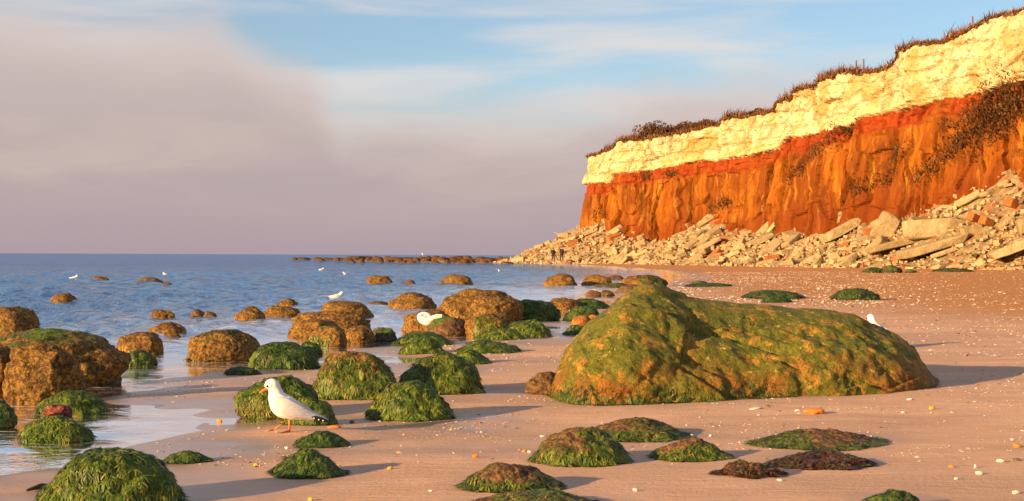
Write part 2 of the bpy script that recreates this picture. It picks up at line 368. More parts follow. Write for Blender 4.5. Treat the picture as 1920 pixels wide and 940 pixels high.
# sea: same sheet of sight lines, real waves
depth = np.clip(-GZ, -1, 5)
cell = np.gradient(RR)[:, None] * np.ones_like(TG); WZ = np.zeros_like(RG); wr = np.random.default_rng(21)
for k in range(72):
    lam = .26 * (8.5 ** wr.random()); a = math.radians(215 + wr.normal() * 42); kx, ky = math.sin(a) * 2 * math.pi / lam, math.cos(a) * 2 * math.pi / lam
    ph = GX * kx + GY * ky + wr.random() * 6.3
    wgt = sstep(lam / cell, 1.6, 3.2); WZ += wgt * .0125 * lam ** .65 * (np.sin(ph) + .28 * np.sin(2 * ph + .6))
WZ *= (.75 + .55 * fbm(GX * .12, GY * .12, 6., 2)) * (.35 * sstep(depth, .0, .09) + .85 * sstep(depth, .08, .40)) * (1 - sstep(RG, 250, 500))
foam = sstep(depth, .16, .03) * sstep(depth, -.01, .012) * .42
for px, py, r in ((700, 612, 1.), (715, 603, .7), (650, 602, .6), (430, 615, .8), (520, 622, .8), (470, 607, .6), (335, 690, .5), (250, 600, .5), (560, 655, .5), (30, 790, .3), (100, 850, .3), (1000, 545, .8), (20, 800, .5), (1180, 548, 1.2), (560, 600, .9)):
    X, Y = wpt(px, py); foam = np.maximum(foam, .8 * np.exp(-((GX - X) / r) ** 2 - ((GY - Y) / (1.3 * r)) ** 2))
ok = (depth > -.06)
fq = grid_faces(len(RR), nc, True)[:, ::-1]; fq = fq[ok.ravel()[fq].any(1)]
sea = struct(mk('sea', np.stack([GX, GY, WZ], -1).reshape(-1, 3), fq, M['water'], attrs={'depth': depth.ravel(), 'foam': foam.ravel()}))

# ------------------------------------------------------------------ cliff
def interp(tab, px): return np.interp(px, [a for a, _ in tab], [b for _, b in tab])
T_B = [(1108, 343), (1152, 341), (1156, 326), (1210, 320), (1270, 309), (1323, 301), (1389, 296), (1450, 276), (1474, 262), (1530, 248), (1600, 236), (1628, 217), (1708, 199), (1816, 177), (1920, 155), (2300, 90)]
T_T = [(1108, 293), (1143, 283), (1156, 266), (1210, 260), (1290, 247), (1340, 231), (1432, 207), (1440, 192), (1480, 178), (1550, 150), (1660, 126), (1667, 97), (1740, 78), (1828, 50), (1836, 42), (1920, 14), (2300, -90)]
T_C = [(1108, 422), (1140, 404), (1165, 428), (1250, 447), (1300, 432), (1345, 398), (1380, 404), (1405, 434), (1500, 427), (1600, 422), (1700, 408), (1760, 376), (1850, 336), (1920, 300), (2300, 240)]
def cliffY(px):
    t = (np.asarray(px, float) - 1108) / 812; zb = 10.9 + 3.0 * np.clip(t, 0, 1.1); sm = [(1108, 336), (1323, 300), (1474, 263), (1600, 231), (1816, 177), (1920, 155), (2300, 90)]
    return (zb - CAMH) * F / (hy(np.asarray(px, float)) - interp(sm, px))
pxs = np.linspace(2300, 1108, 500); Ym = cliffY(pxs); Xm = (pxs - 960) / F * Ym
zz = lambda tab: CAMH + (hy(pxs) - interp(tab, pxs)) / F * Ym
P = np.stack([Xm, Ym, zz(T_T), zz(T_B), zz(T_C), pxs], 1)
e = P[-1]
wrap = [[e[0] + dx, e[1] + dy, e[2] + dz, e[3], max(e[4] + dc, .3), 1108 + k] for k, (dx, dy, dz, dc) in enumerate([(-.15, 1.2, 0, .1), (.4, 3.5, 0, 0), (2.2, 8, .2, -1), (7, 17, .4, -3), (20, 34, .6, -4), (60, 70, 1, -5)])]
h = P[0]; pre = [[h[0] + 60, h[1] - 75, h[2], h[3], h[4], 2300]]
P = np.concatenate([np.array(pre), P, np.array(wrap)])
s = np.concatenate([[0], np.cumsum(np.hypot(np.diff(P[:, 0]), np.diff(P[:, 1])))])
S0 = s[1]; S1 = s[500]                                       # the stretch of wall that faces the beach
ss = np.concatenate([np.linspace(0, S0, 60)[:-1], np.linspace(S0, S1 + 4, 900)[:-1], np.linspace(S1 + 4, s[-1], 90)])
Q = np.stack([np.interp(ss, s, P[:, k]) for k in range(6)], 1)
ker = np.hanning(41); ker /= ker.sum(); smo = lambda a: np.convolve(np.pad(a, 20, mode='edge'), ker, 'valid')
tx, ty = np.gradient(smo(Q[:, 0])), np.gradient(smo(Q[:, 1])); L_ = np.hypot(tx, ty); NX, NY = -ty / L_, tx / L_    # outward, to the sea
if NX[500] > 0: NX, NY = -NX, -NY
NV = 150
ztop = Q[:, 2] + .25 * fbm(ss * .8, 0 * ss, 3.3, 3); v = np.linspace(0, 1, NV)
ZC = -0.5 + (ztop[:, None] + .5) * v[None, :]; SS = ss[:, None] + 0 * ZC
zb = Q[:, 3][:, None] + .22 * fbm(SS * .5, 0 * SS, 9.1, 3); strat = ZC - zb
c1, r1, e1 = cells(SS * .42 + .35 * ZC, ZC * .55 + .25 * fbm(SS * .4, ZC * .4, 0, 2), 1)
c2, r2, e2 = cells(SS * 1.15 + .4 * ZC, ZC * 1.5, 2)
bi = np.floor(strat * .75 + .30 * fbm(SS * .14, ZC * .1, 3., 2)).astype(int); fb = strat * .75 + .30 * fbm(SS * .14, ZC * .1, 3., 2) - bi
bj = np.floor(SS * .28 + _perm[bi & 255] / 37. + .35 * fbm(SS * .5, ZC * .5, 8., 2) + .2 * ZC).astype(int); rr_ = _perm[_perm[bi & 255] + (bj & 255)] / 255.
chalk = .62 * (rr_ - .5) - .22 * sstep(np.minimum(fb, 1 - fb), .10, 0) + .22 * (r1 - .5) + .18 * (r2 - .5) - .16 * sstep(e1, .08, 0) - .07 * sstep(e2, .12, 0) + .20 * fbm(SS * .8, ZC * .8, 2., 4) + .9 * fbm(SS * .2, ZC * .16, 5., 3)
flut = 1.0 * fbm(SS * .30, ZC * .05, 1., 3) + .32 * fbm(SS * .95, ZC * .14, 4., 3) + .13 * fbm(SS * 1.6, ZC * .7, 7., 4) + .5 * fbm(SS * .4, ZC * .4, 17., 3)
b2 = np.floor(ZC * .20 + .3 * fbm(SS * .2, ZC * .1, 5., 2)).astype(int); b3 = np.floor(SS * .55 + _perm[b2 & 255] / 41. + .3 * fbm(SS * .6, ZC * .6, 2., 2)).astype(int)
flut = flut * .75 + .55 * (_perm[_perm[b2 & 255] + (b3 & 255)] / 255. - .5)
b4 = np.floor(strat * 1.6).astype(int); b5 = np.floor(SS * .8 + _perm[b4 & 255] / 41.).astype(int); flut = flut + .35 * (_perm[_perm[b4 & 255] + (b5 & 255)] / 255. - .3) * sstep(strat, -2.0, -1.6)
r3 = cells(SS * .35, ZC * .13, 5); flut = flut - .7 * sstep(r3[2], .10, 0) * sstep(fbm(SS * .3, ZC * .2, 3., 2), -.1, .3) + .5 * (r3[1] - .5)
fr0 = np.random.default_rng(8)
for _ in range(46):
    s0 = S0 + (S1 - S0) * fr0.random(); z0_ = 1 + 8 * fr0.random(); hz = 1. + 2.6 * fr0.random()
    flut = flut - (1.0 + 1.2 * fr0.random()) * np.exp(-((SS - s0 - .5 * fbm(ZC * .35, 0 * ZC + s0, 1., 2) - .10 * (ZC - z0_)) / (.12 + .12 * fr0.random())) ** 2) * np.exp(-((ZC - z0_) / hz) ** 4)
for _ in range(16):
    s0 = S0 + (S1 - S0) * fr0.random(); z0_ = 11 + 5 * fr0.random()
    chalk = chalk - .7 * np.exp(-((SS - s0 + (.3 + .5 * fr0.random()) * (ZC - z0_)) / .14) ** 2) * np.exp(-((ZC - z0_) / 1.6) ** 4)
wch = sstep(strat, -.25, .12)
off = wch * (chalk - .25 * np.clip(strat, 0, 6) * .25) + (1 - wch) * (flut + .16 * np.clip(-strat, 0, 12) - .1) + 1.3 * fbm(SS * .07, 0 * SS, 6.6, 2) - .35 * sstep(strat, -1.5, -1.2) * sstep(strat, .1, -.1)
off *= (1 - .6 * sstep(np.abs(SS - S1), 3, 0))
CXv = Q[:, 0][:, None] + NX[:, None] * off; CYv = Q[:, 1][:, None] + NY[:, None] * off
# turf plateau behind the edge
K = np.array([.02, .3, 1., 2.5, 6, 14, 40]); INX = -NX[:, None] * K; INY = -NY[:, None] * K
PXv = CXv[:, -1:] + INX; PYv = CYv[:, -1:] + INY; PZv = ztop[:, None] + .12 + .25 * (1 - np.exp(-K / 2))[None, :] + .18 * fbm(ss[:, None] * .5, K[None, :] * .5 + 0 * ss[:, None], 3., 3)
# a thin lip of turf hanging over the chalk
PXv[:, 0] = CXv[:, -1] + NX * .28; PYv[:, 0] = CYv[:, -1] + NY * .28; PZv[:, 0] = ztop - .10 + .25 * fbm(ss * 1.7, 0 * ss, 8., 3)
AX = np.concatenate([CXv, PXv], 1); AY = np.concatenate([CYv, PYv], 1); AZ = np.concatenate([ZC, PZv], 1)
nvt = AX.shape[1]
turf = np.concatenate([np.zeros_like(ZC), np.ones_like(PXv)], 1); sa = np.concatenate([strat, np.full_like(PXv, 6.)], 1)
def mat_cliff():
    m, t, b, _ = material('layered_cliff'); c = t.new('ShaderNodeTexCoord').outputs['Object']
    st_ = t.attr('strat'); tf = t.attr('turf')
    n = t.noise(c, .55, 6, .6); nf = t.noise(c, 2.6, 6, .65); vs = t.noise(t.map(c, (1.1, 1.1, .10)), 1.3, 6, .62); vs2 = t.noise(t.map(c, (1, 1, .16), (5, 3, 0)), .42, 5, .6)
    ckv = t.new('ShaderNodeVectorMath', operation='ADD'); t.put(ckv.inputs[0], c); t.put(ckv.inputs[1], t.mix(.75, (0, 0, 0), t.noise(c, .9, 4, .6, 0, '3D', True)))
    ck = t.voro(t.map(ckv.outputs[0], (1, 1, 1.5)), .6, 'DISTANCE_TO_EDGE'); wid = t.noise(c, .33, 3)
    white = t.mix(t.step(n, .38, .66), (.66, .51, .26), (.77, .66, .41))
    white = t.mix(t.math('MULTIPLY', t.step(nf, .53, .66), .7), white, (.44, .25, .07))
    white = t.mix(t.math('MULTIPLY', t.step(t.noise(c, .28, 6, .68, .5), .47, .60), .8), white, (.54, .33, .09))
    white = t.mix(t.math('MULTIPLY', t.math('MULTIPLY', t.step(ck, .05, .0), t.step(wid, .50, .60)), .85), white, (.20, .13, .07))
    red = t.mix(t.step(nf, .35, .7), (.40, .060, .012), (.56, .12, .022))
    org = t.mix(t.step(vs, .34, .66), (.34, .100, .012), (.56, .23, .024))
    org = t.mix(t.math('MULTIPLY', t.step(t.noise(t.map(c, (1, 1, .45)), .22, 6, .65), .42, .58), .85), org, t.mix(vs, (.17, .05, .010), (.34, .10, .014)))
    org = t.mix(t.math('MULTIPLY', t.step(t.noise(t.map(c, (1, 1, .25)), .9, 5, .65), .56, .70), .8), org, (.68, .37, .08))
    org = t.mix(t.math('MULTIPLY', t.step(t.noise(t.map(c, (1, 1, .4), (9, 4, 1)), .6, 5, .65), .55, .66), .7), org, (.11, .035, .008))
    sn = t.math('ADD', st_, t.math('MULTIPLY', t.math('SUBTRACT', nf, .5), .8))
    low = t.step(sn, -5.0, -8.0); org = t.mix(t.math('MULTIPLY', low, .7), org, t.mix(vs, (.17, .035, .008), (.30, .065, .010)))
    rf = t.math('MULTIPLY', t.step(sn, -1.9, -1.1), t.step(vs2, .72, .50))
    org = t.mix(1., org, (.66, .56, .42), 'MULTIPLY'); red = t.mix(1., red, (.55, .50, .45), 'MULTIPLY'); white = t.mix(1., white, (.82, .80, .86), 'MULTIPLY')
    col = t.mix(rf, org, red); col = t.mix(t.step(sn, -.12, .10), col, white)
    cream = t.math('MULTIPLY', t.step(sn, 1.1, .1), t.step(sn, -.1, .1)); col = t.mix(t.math('MULTIPLY', cream, .4), col, (.74, .52, .26))
    grass = t.mix(nf, (.07, .035, .012), (.18, .10, .03)); col = t.mix(tf, col, grass)
    t.put(b.inputs['Base Color'], col); b.inputs['Roughness'].default_value = .9; b.inputs['Specular IOR Level'].default_value = .15
    bb = t.bump(nf, .6, .25); bb = t.bump(t.noise(c, 7, 4, .7), .7, .10, bb); t.put(b.inputs['Normal'], t.bump(vs, .3, .3, bb)); return m
cf = grid_faces(len(ss), nvt); 
cliff = struct(mk('cliff', np.stack([AX, AY, AZ], -1).reshape(-1, 3), cf, mat_cliff(), attrs={'strat': sa.ravel(), 'turf': turf.ravel()}))
cliff.data.polygons.foreach_set('use_smooth', np.zeros(len(cliff.data.polygons), bool))

# rubble slope at its foot
R_ = np.interp(ss, [0, S0, S0 + .45 * (S1 - S0), S1 - 6, S1, S1 + 3, S1 + 10, s[-1]], [12, 11, 9, 8, 10, 13, 12, 9])
tt_ = np.concatenate([[-.12], np.linspace(0, 1.04, 40)])
RX = Q[:, 0][:, None] + NX[:, None] * R_[:, None] * tt_; RY = Q[:, 1][:, None] + NY[:, None] * R_[:, None] * tt_
gbase = gz(RX.ravel(), RY.ravel()).reshape(RX.shape); gbase = np.maximum(gbase, .05)
zc = Q[:, 4][:, None]
RZ = gbase - .06 + (zc - gbase) * np.clip(1 - tt_, 0, 1.1)[None, :] ** 1.25 + (.32 * fbm(RX * .5, RY * .5, 1., 4) + .25 * (cells(RX * .8, RY * .8, 3)[1] - .5)) * sstep(1.02 - np.abs(tt_), 0, .2)[None, :]
m, t, b, _ = material('chalk_rubble_ground'); c = t.new('ShaderNodeTexCoord').outputs['Object']
nn = t.noise(c, 1.3, 6, .7); col = t.mix(t.step(nn, .35, .62), (.26, .15, .06), (.42, .32, .18)); col = t.mix(t.math('MULTIPLY', t.step(t.noise(c, .5, 4), .52, .62), .7), col, (.42, .13, .03))
t.put(b.inputs['Base Color'], col); b.inputs['Roughness'].default_value = .9; t.put(b.inputs['Normal'], t.bump(t.noise(c, 4, 6, .75), 1., .3))
M['rubble'] = m
slope = struct(mk('rubble_slope', np.stack([RX, RY, RZ], -1).reshape(-1, 3), grid_faces(len(ss), len(tt_)), m, smooth=False))
slope_px = np.stack([960 + F * RX / RY, hy(960 + F * RX / RY) - F * (RZ - CAMH) / RY], -1)
def on_slope(px, py):
    d = (slope_px[:, :, 0] - px) ** 2 + (2 * (slope_px[:, :, 1] - py)) ** 2; d = d + np.where((ss[:, None] > S1 + 6) | (tt_[None, :] < -.01), 1e6, 0)
    i, j = np.unravel_index(np.argmin(d), d.shape); return RX[i, j], RY[i, j], RZ[i, j]

# chalk blocks fallen on the slope
def hull_mesh(name, dims, seed, mat, n=16, bev=.04):
    r = np.random.default_rng(seed); bm = bmesh.new()
    for sx_ in (-1, 1):
        for sy_ in (-1, 1):
            for sz_ in (-1, 1):
                cut = r.random(3) * .38; k = r.integers(3)
                p = np.array([sx_, sy_, sz_], float) * (1 - .22 * r.random(3)); bm.verts.new(p * dims / 2)
                q = np.array([sx_, sy_, sz_], float); q[k] *= (1 - .2 - cut[k] * 1.6); bm.verts.new(q * dims / 2 * (.93 + .1 * r.random()))
    g = bmesh.ops.convex_hull(bm, input=bm.verts)
    bmesh.ops.delete(bm, geom=[x for x in g['geom_interior'] if isinstance(x, bmesh.types.BMVert)], context='VERTS')
    bmesh.ops.dissolve_limit(bm, angle_limit=.12, verts=bm.verts, edges=bm.edges)
    bmesh.ops.bevel(bm, geom=bm.edges[:], offset=bev * min(dims), segments=1, affect='EDGES')
    bmesh.ops.recalc_face_normals(bm, faces=bm.faces)
    me = bpy.data.meshes.new(name); bm.to_mesh(me); bm.free(); me.materials.append(mat); return me
def mat_chalk(name, a, bcol, stain):
    m, t, b, _ = material(name); c = t.new('ShaderNodeTexCoord').outputs['Object']
    oi = t.new('ShaderNodeObjectInfo'); off = t.new('ShaderNodeVectorMath', operation='ADD'); t.put(off.inputs[0], c)
    rv = t.new('ShaderNodeCombineXYZ'); t.put(rv.inputs[0], t.math('MULTIPLY', oi.outputs['Random'], 50.)); t.l.new(rv.outputs[0], off.inputs[1]); c = off.outputs[0]
    n = t.noise(c, 1.6, 6, .65); nf = t.noise(c, 6, 5, .7); col = t.mix(t.step(n, .35, .65), a, bcol)
    col = t.mix(t.math('MULTIPLY', t.step(nf, .54, .70), .7), col, stain); col = t.mix(t.math('MULTIPLY', oi.outputs['Random'], .55), col, stain)
    t.put(b.inputs['Base Color'], col); b.inputs['Roughness'].default_value = .88; b.inputs['Specular IOR Level'].default_value = .2
    bb = t.bump(n, .7, .25); t.put(b.inputs['Normal'], t.bump(nf, .7, .08, bb)); return m
M['chalk'] = mat_chalk('fallen_chalk', (.37, .28, .145), (.50, .40, .235), (.17, .10, .045))
M['redchalk'] = mat_chalk('fallen_red_rock', (.36, .11, .03), (.52, .18, .05), (.16, .05, .02))
slabs = [hull_mesh('chalk_block', np.array(d), 40 + i, M['chalk'], bev=.10) for i, d in enumerate([(2, 1.3, .62), (1.8, 1.2, .5), (2.2, 1.1, .7), (1.5, 1.2, .8), (1.6, 1.4, .55), (2.4, 1.4, .6), (1.3, 1.1, .9), (1.9, 1., .55)])]
reds = [hull_mesh('red_rock_block', np.array(d), 80 + i, M['redchalk']) for i, d in enumerate([(1.4, 1.2, .9), (1.2, 1., .8)])]
def block(name, me, loc, rot, sc_, label, group=None, cat='boulder'):
    o = bpy.data.objects.new(name, me); COL.objects.link(o); o.location = loc; o.rotation_euler = rot; o.scale = sc_ if hasattr(sc_, '__len__') else (sc_,) * 3
    return tag(o, label, cat, group)
big = [  # x0 x1 y0 y1 tilt(deg, right end up +) label
 (1630, 1692, 394, 462, 62, 1.1, 'tall pale chalk slab standing steeply tilted against the rubble below the cliff', .5),
 (1692, 1792, 408, 450, 4, 1.6, 'largest flat-topped pale chalk block behind the leaning slabs at the cliff foot', .8),
 (1690, 1812, 440, 484, 16, 1.3, 'long wedge-shaped chalk slab lying low in front of the big flat-topped block', .7),
 (1625, 1735, 442, 476, 13, 1.2, 'broad chalk slab with greenish underside beside the long wedge-shaped slab', .7),
 (1745, 1788, 361, 384, 14, .8, 'chalk block perched highest on the rubble below the red cliff', .6),
 (1570, 1632, 396, 424, -4, .9, 'rounded chalk block resting against the red cliff foot, left of the tall tilted slab', .9),
 (1540, 1612, 412, 452, 28, 1.1, 'tilted chalk block just below the rounded block at the cliff foot', .8),
 (1745, 1795, 462, 488, 20, 1.0, 'dark-sided chalk block under the long wedge-shaped slab', .8),
 (1258, 1292, 430, 449, 22, .9, 'squared chalk block leaning by a small slipped mound below the cliff', .8),
 (1280, 1300, 418, 436, -48, .8, 'upright chalk splinter behind the squared leaning block', .6),
 (1905, 1990, 390, 440, 15, 1.3, 'large chalk block cut by the right edge of the picture on the rubble', .9),
 (1870, 1905, 404, 430, 35, 1., 'pointed chalk block beside the block at the right picture edge', .8),
 (1860, 1960, 440, 486, 22, 1.3, 'low sloping chalk slab at the right picture edge above the sand', .6),
 (1800, 1842, 420, 446, 10, .9, 'angular chalk block right of the largest flat-topped block', .8),
 (1775, 1812, 408, 436, -12, .9, 'grey shaded chalk block tucked at the right end of the largest block', .8),
 (1515, 1560, 455, 472, 18, 1., 'small tilted chalk slab with a brown edge near the sand', .6),
 (1490, 1532, 440, 458, 24, 1., 'pale chalk slab leaning on the rubble at mid slope', .5),
 (1300, 1352, 448, 474, 27, 1., 'long pale chalk slab tilted up to the right below the slipped mound', .5),
 (1395, 1450, 440, 466, 26, 1., 'long tilted chalk slab in the middle of the rubble slope', .45)]
bigpos = []
for i, (x0, x1, y0, y1, tl, dpt, lab, th) in enumerate(big):
    X, Y, Z = on_slope((x0 + x1) / 2, (y0 + y1) / 2 + .25 * (y1 - y0)); w = (x1 - x0) / F * Y; hgt = (y1 - y0) / F * Y
    tr_ = math.radians(tl); ct, sn_ = abs(math.cos(tr_)), abs(math.sin(tr_))
    # long side l and thickness k from the outline's width and height
    l = max((w * ct - hgt * sn_) / (ct * ct - sn_ * sn_), w * .6) if abs(abs(tl) - 45) > 12 else max(w, hgt); k = max((hgt - l * sn_) / ct, hgt * .38)
    me = hull_mesh('chalk_block', np.array([l * 1.04, max(l * .55, k) * dpt, k * 1.05]), 200 + i, M['chalk'], bev=.07)
    zc_ = zat((x0 + x1) / 2, (y0 + y1) / 2, Y)
    block('chalk_block', me, (X, Y, zc_), (random.uniform(-.1, .1), -tr_, random.uniform(-.25, .1)), 1, lab); bigpos.append((X, Y, max(w, 1.) * .6))
for x0, x1, y0, y1, lab in ((1812, 1836, 394, 424, 'rust-red rock block among pale chalk rubble beside the perched blocks'), (1838, 1862, 408, 424, 'small rust-red block right of the taller red block in the rubble'), (1885, 1912, 372, 392, 'rust-red boulder high on the rubble at the right edge')):
    X, Y, Z = on_slope((x0 + x1) / 2, y1); w = (x1 - x0) / F * Y; block('red_rock_block', reds[0], (X, Y, zat((x0 + x1) / 2, (y0 + y1) / 2, Y)), (.2, .3, .5), w / 1.4, lab); bigpos.append((X, Y, w * .6))
nb = 0; br = np.random.default_rng(77); pos = []
while nb < 262:
    sv = S0 + (S1 + 3.5 - S0) * br.random(); i = int(np.argmin(np.abs(ss - sv)))
    if Q[i, 5] > 1960 and ss[i] < S1: continue
    j = int(2 + 37 * br.random() ** .8); X, Y, Z = RX[i, j], RY[i, j], RZ[i, j]
    sz = float(np.clip(np.exp(br.normal(-.10, .36)), .42, 1.2)) * (1.15 - .45 * tt_[j] if br.random() < .5 else .8)
    if any((X - a) ** 2 + (Y - b_) ** 2 < (c_ + .4) ** 2 for a, b_, c_ in bigpos): continue
    if sum((X - a) ** 2 + (Y - b_) ** 2 < (.62 * (sz + c_)) ** 2 for a, b_, c_ in pos[-262:]): 
        if br.random() < .93: continue
    pos.append((X, Y, sz)); isred = br.random() < .06
    me = reds[nb % 2] if isred else slabs[int(br.integers(8))]
    rot = (br.normal() * .25, -math.radians(br.normal(24, 13)), br.normal() * .5)
    block('red_rock_block' if isred else 'chalk_block', me, (X, Y, Z + .12 * sz), rot, (sz, sz, sz * (.7 + .5 * br.random())),
          'rust-red rock lying in the rubble below the cliff' if isred else 'pale chalk slab in the rubble slope below the cliff',
          'red rocks in the cliff-foot rubble' if isred else 'chalk slabs in the cliff-foot rubble'); nb += 1
# pieces too small to pick apart
OCT = np.array([(1, 0, 0), (-1, 0, 0), (0, 1, 0), (0, -1, 0), (0, 0, 1), (0, 0, -1)], float); OCF = np.array([(0, 2, 4), (2, 1, 4), (1, 3, 4), (3, 0, 4), (2, 0, 5), (1, 2, 5), (3, 1, 5), (0, 3, 5)])
CUBE = np.array([(a, b_, c_) for a in (-1, 1) for b_ in (-1, 1) for c_ in (-1, 1)], float) * .62; CUBF = np.array([(0, 1, 3), (0, 3, 2), (4, 6, 7), (4, 7, 5), (0, 4, 5), (0, 5, 1), (2, 3, 7), (2, 7, 6), (0, 2, 6), (0, 6, 4), (1, 5, 7), (1, 7, 3)])
def scatter(name, pos, size, cols, mat, flat=.5, seed=1, base=(OCT, OCF)):
    r = np.random.default_rng(seed); n = len(pos); B, Fc = base
    sc_ = size[:, None] * np.stack([.7 + .7 * r.random(n), .55 + .5 * r.random(n), flat * (.6 + .7 * r.random(n))], 1)
    V = B[None] * sc_[:, None, :] * (1 + .45 * (r.random((n, len(B), 3)) - .5)); a = r.random(n) * 6.28; tl = r.normal(0, .3, n)
    x, y, z = V[..., 0], V[..., 1], V[..., 2]; x, z = x * np.cos(tl)[:, None] - z * np.sin(tl)[:, None], x * np.sin(tl)[:, None] + z * np.cos(tl)[:, None]
    V = np.stack([x * np.cos(a)[:, None] - y * np.sin(a)[:, None], x * np.sin(a)[:, None] + y * np.cos(a)[:, None], z], -1) + pos[:, None, :]
    Fa = (np.arange(n)[:, None, None] * len(B) + Fc[None]).reshape(-1, 3)
    return mk(name, V.reshape(-1, 3), Fa, mat, smooth=False, attrs={'col': np.repeat(cols, len(B), 0)})
n = 9000; sv = S0 + (S1 + 4 - S0) * rng.random(n); ii = np.searchsorted(ss, sv); jj = (2 + 38.9 * rng.random(n) ** .75).astype(int)
pos_ = np.stack([RX[ii, jj] + rng.normal(0, .25, n), RY[ii, jj] + rng.normal(0, .25, n), RZ[ii, jj] + .05], 1)
pal = np.array([(.38, .27, .125), (.46, .35, .19), (.29, .18, .065), (.28, .08, .017), (.13, .07, .025)]); cc = pal[rng.choice(5, n, p=[.32, .3, .2, .1, .08])] * (.8 + .35 * rng.random((n, 1)))
o = stuff(scatter('rubble_stones', pos_, np.clip(np.exp(rng.normal(-1.75, .45, n)), .06, .5), cc, M['pieces'], .6, 5, (CUBE, CUBF))); tag(o, 'small broken chalk and red stones filling the rubble slope under the cliff', 'rubble')

# dry grass along the cliff edge, shrubs, scrub on the face, fence posts
def blades(name, base, nrm, length, width, mat, parent=None, lean=.35, seed=2, rmul=1.):
    r = np.random.default_rng(seed); n = len(base); a = r.random(n) * 6.28; wv = np.stack([np.cos(a), np.sin(a), 0 * a], 1) * width[:, None]
    d = nrm + lean * r.normal(size=(n, 3)); d /= np.linalg.norm(d, axis=1)[:, None]; d2 = d + .35 * r.normal(size=(n, 3)) + np.array([.25, .1, -.1])
    p1 = base + d * length[:, None] * .55; p2 = p1 + d2 * length[:, None] * .45
    V = np.stack([base - wv, base + wv, p1 - wv * .7, p1 + wv * .7, p2], 1).reshape(-1, 3); b5 = np.arange(n)[:, None] * 5
    Ft = np.concatenate([b5 + np.array([0, 1, 3]), b5 + np.array([0, 3, 2]), b5 + np.array([2, 3, 4])])
    return mk(name, V, Ft, mat, parent, attrs={'rnd': np.repeat(np.clip(r.random(n) * rmul, 0, 1), 5)})
M['grass'] = mat_weed('dry_clifftop_grass', [(0, (.050, .018, .008)), (.5, (.14, .048, .013)), (.85, (.24, .095, .024)), (1, (.32, .17, .05))], .7)
M['scrub'] = mat_weed('clifftop_scrub', [(0, (.045, .020, .007)), (.5, (.11, .045, .011)), (.85, (.19, .08, .018)), (1, (.24, .13, .025))], .7)
n = 30000; ii = np.searchsorted(ss, S0 + (S1 + 6 - S0) * rng.random(n)); kk = rng.random(n) ** 1.6 * 2.2
gb = np.stack([CXv[ii, -1] - NX[ii] * (kk - .25) + rng.normal(0, .1, n), CYv[ii, -1] - NY[ii] * (kk - .25) + rng.normal(0, .1, n), ztop[ii] - .05 + .1 * kk], 1)
hgt = (.25 + .85 * rng.random(n) ** 2) * (.55 + .8 * sstep(fbm(ss[ii] * .25, 0 * ii, 2., 3), -.3, .5)) * sstep(kk, -.3, .5)
stuff(blades('dry_grass', gb, np.array([[0., 0, 1]]) * np.ones((n, 1)), hgt, .022 + .03 * rng.random(n), M['grass'], cliff))
def leafcloud(n, cen, rad, seed, leaf):
    r = np.random.default_rng(seed); cl = r.normal(size=(26, 3)); cl /= np.linalg.norm(cl, axis=1)[:, None]; cl *= (.35 + .6 * r.random((26, 1))); cl[:, 2] = np.abs(cl[:, 2]) * .9
    k = r.integers(26, size=n); d = r.normal(size=(n, 3)); d /= np.linalg.norm(d, axis=1)[:, None]; p = (cl[k] + d * (.12 + .20 * r.random((n, 1)) ** .5)) * rad + cen
    u = r.normal(size=(n, 3)); u /= np.linalg.norm(u, axis=1)[:, None]; w = np.cross(u, r.normal(size=(n, 3))); w /= np.linalg.norm(w, axis=1)[:, None]
    sz = leaf * (.6 + .8 * r.random((n, 1))); V = np.stack([p - u * sz, p + w * sz * .5, p + u * sz, p - w * sz * .5], 1).reshape(-1, 3)
    return V, np.arange(4 * n).reshape(-1, 4), np.repeat(.75 * (r.random(26)[k] * .6 + .4 * r.random(n)), 4)
shr = [(1201, 95, 38, 'large rounded dark shrub standing out at the left end of the cliff top'), (1232, 60, 22, 'lower shrub just right of the large rounded shrub on the cliff top'),
       (1262, 50, 26, 'second rounded shrub from the left along the cliff top turf'), (1300, 60, 20, 'low spreading shrub in the middle of the left cliff top'),
       (1345, 60, 16, 'low brown shrub on the cliff top left of the first step up'), (1395, 56, 15, 'last low shrub before the cliff top steps up'),
       (1130, 30, 12, 'small wispy bush on the outermost ledge of the cliff top')]
for i, (px, w, hgt_, lab) in enumerate(shr):
    k = int(np.argmin(np.abs(Q[:, 5] - px) + (ss > S1) * 1e3)); Y = Q[k, 1]; rx = w / 2 / F * Y; rz = hgt_ / F * Y * .80
    base = Vector((CXv[k, -1] - NX[k] * 1.3, CYv[k, -1] - NY[k] * 1.3, ztop[k] + .05)); e_ = empty('shrub', base); tag(e_, lab, 'shrub')
    Vv, Ff, rn = leafcloud(int(1400 + 700 * w / 40), np.array([0, 0, .08]), np.array([rx, rx * .7, rz]), 60 + i, .13); mk('crown', Vv, Ff, M['scrub'], e_, attrs={'rnd': rn})
    parts = []
    for q in range(6):
        a = q * 1.05; parts.append(tube([(0, 0, -.15), (rx * .3 * math.cos(a), rx * .2 * math.sin(a), rz * .4), (rx * .7 * math.cos(a), rx * .5 * math.sin(a), rz * .8)], [.07, .05, .02], 5))
    vv, ff = join(parts); mk('stems', vv, ff, M['scrub'], e_, attrs={'rnd': np.full(len(vv), .2)})
sp = []; sn2 = []
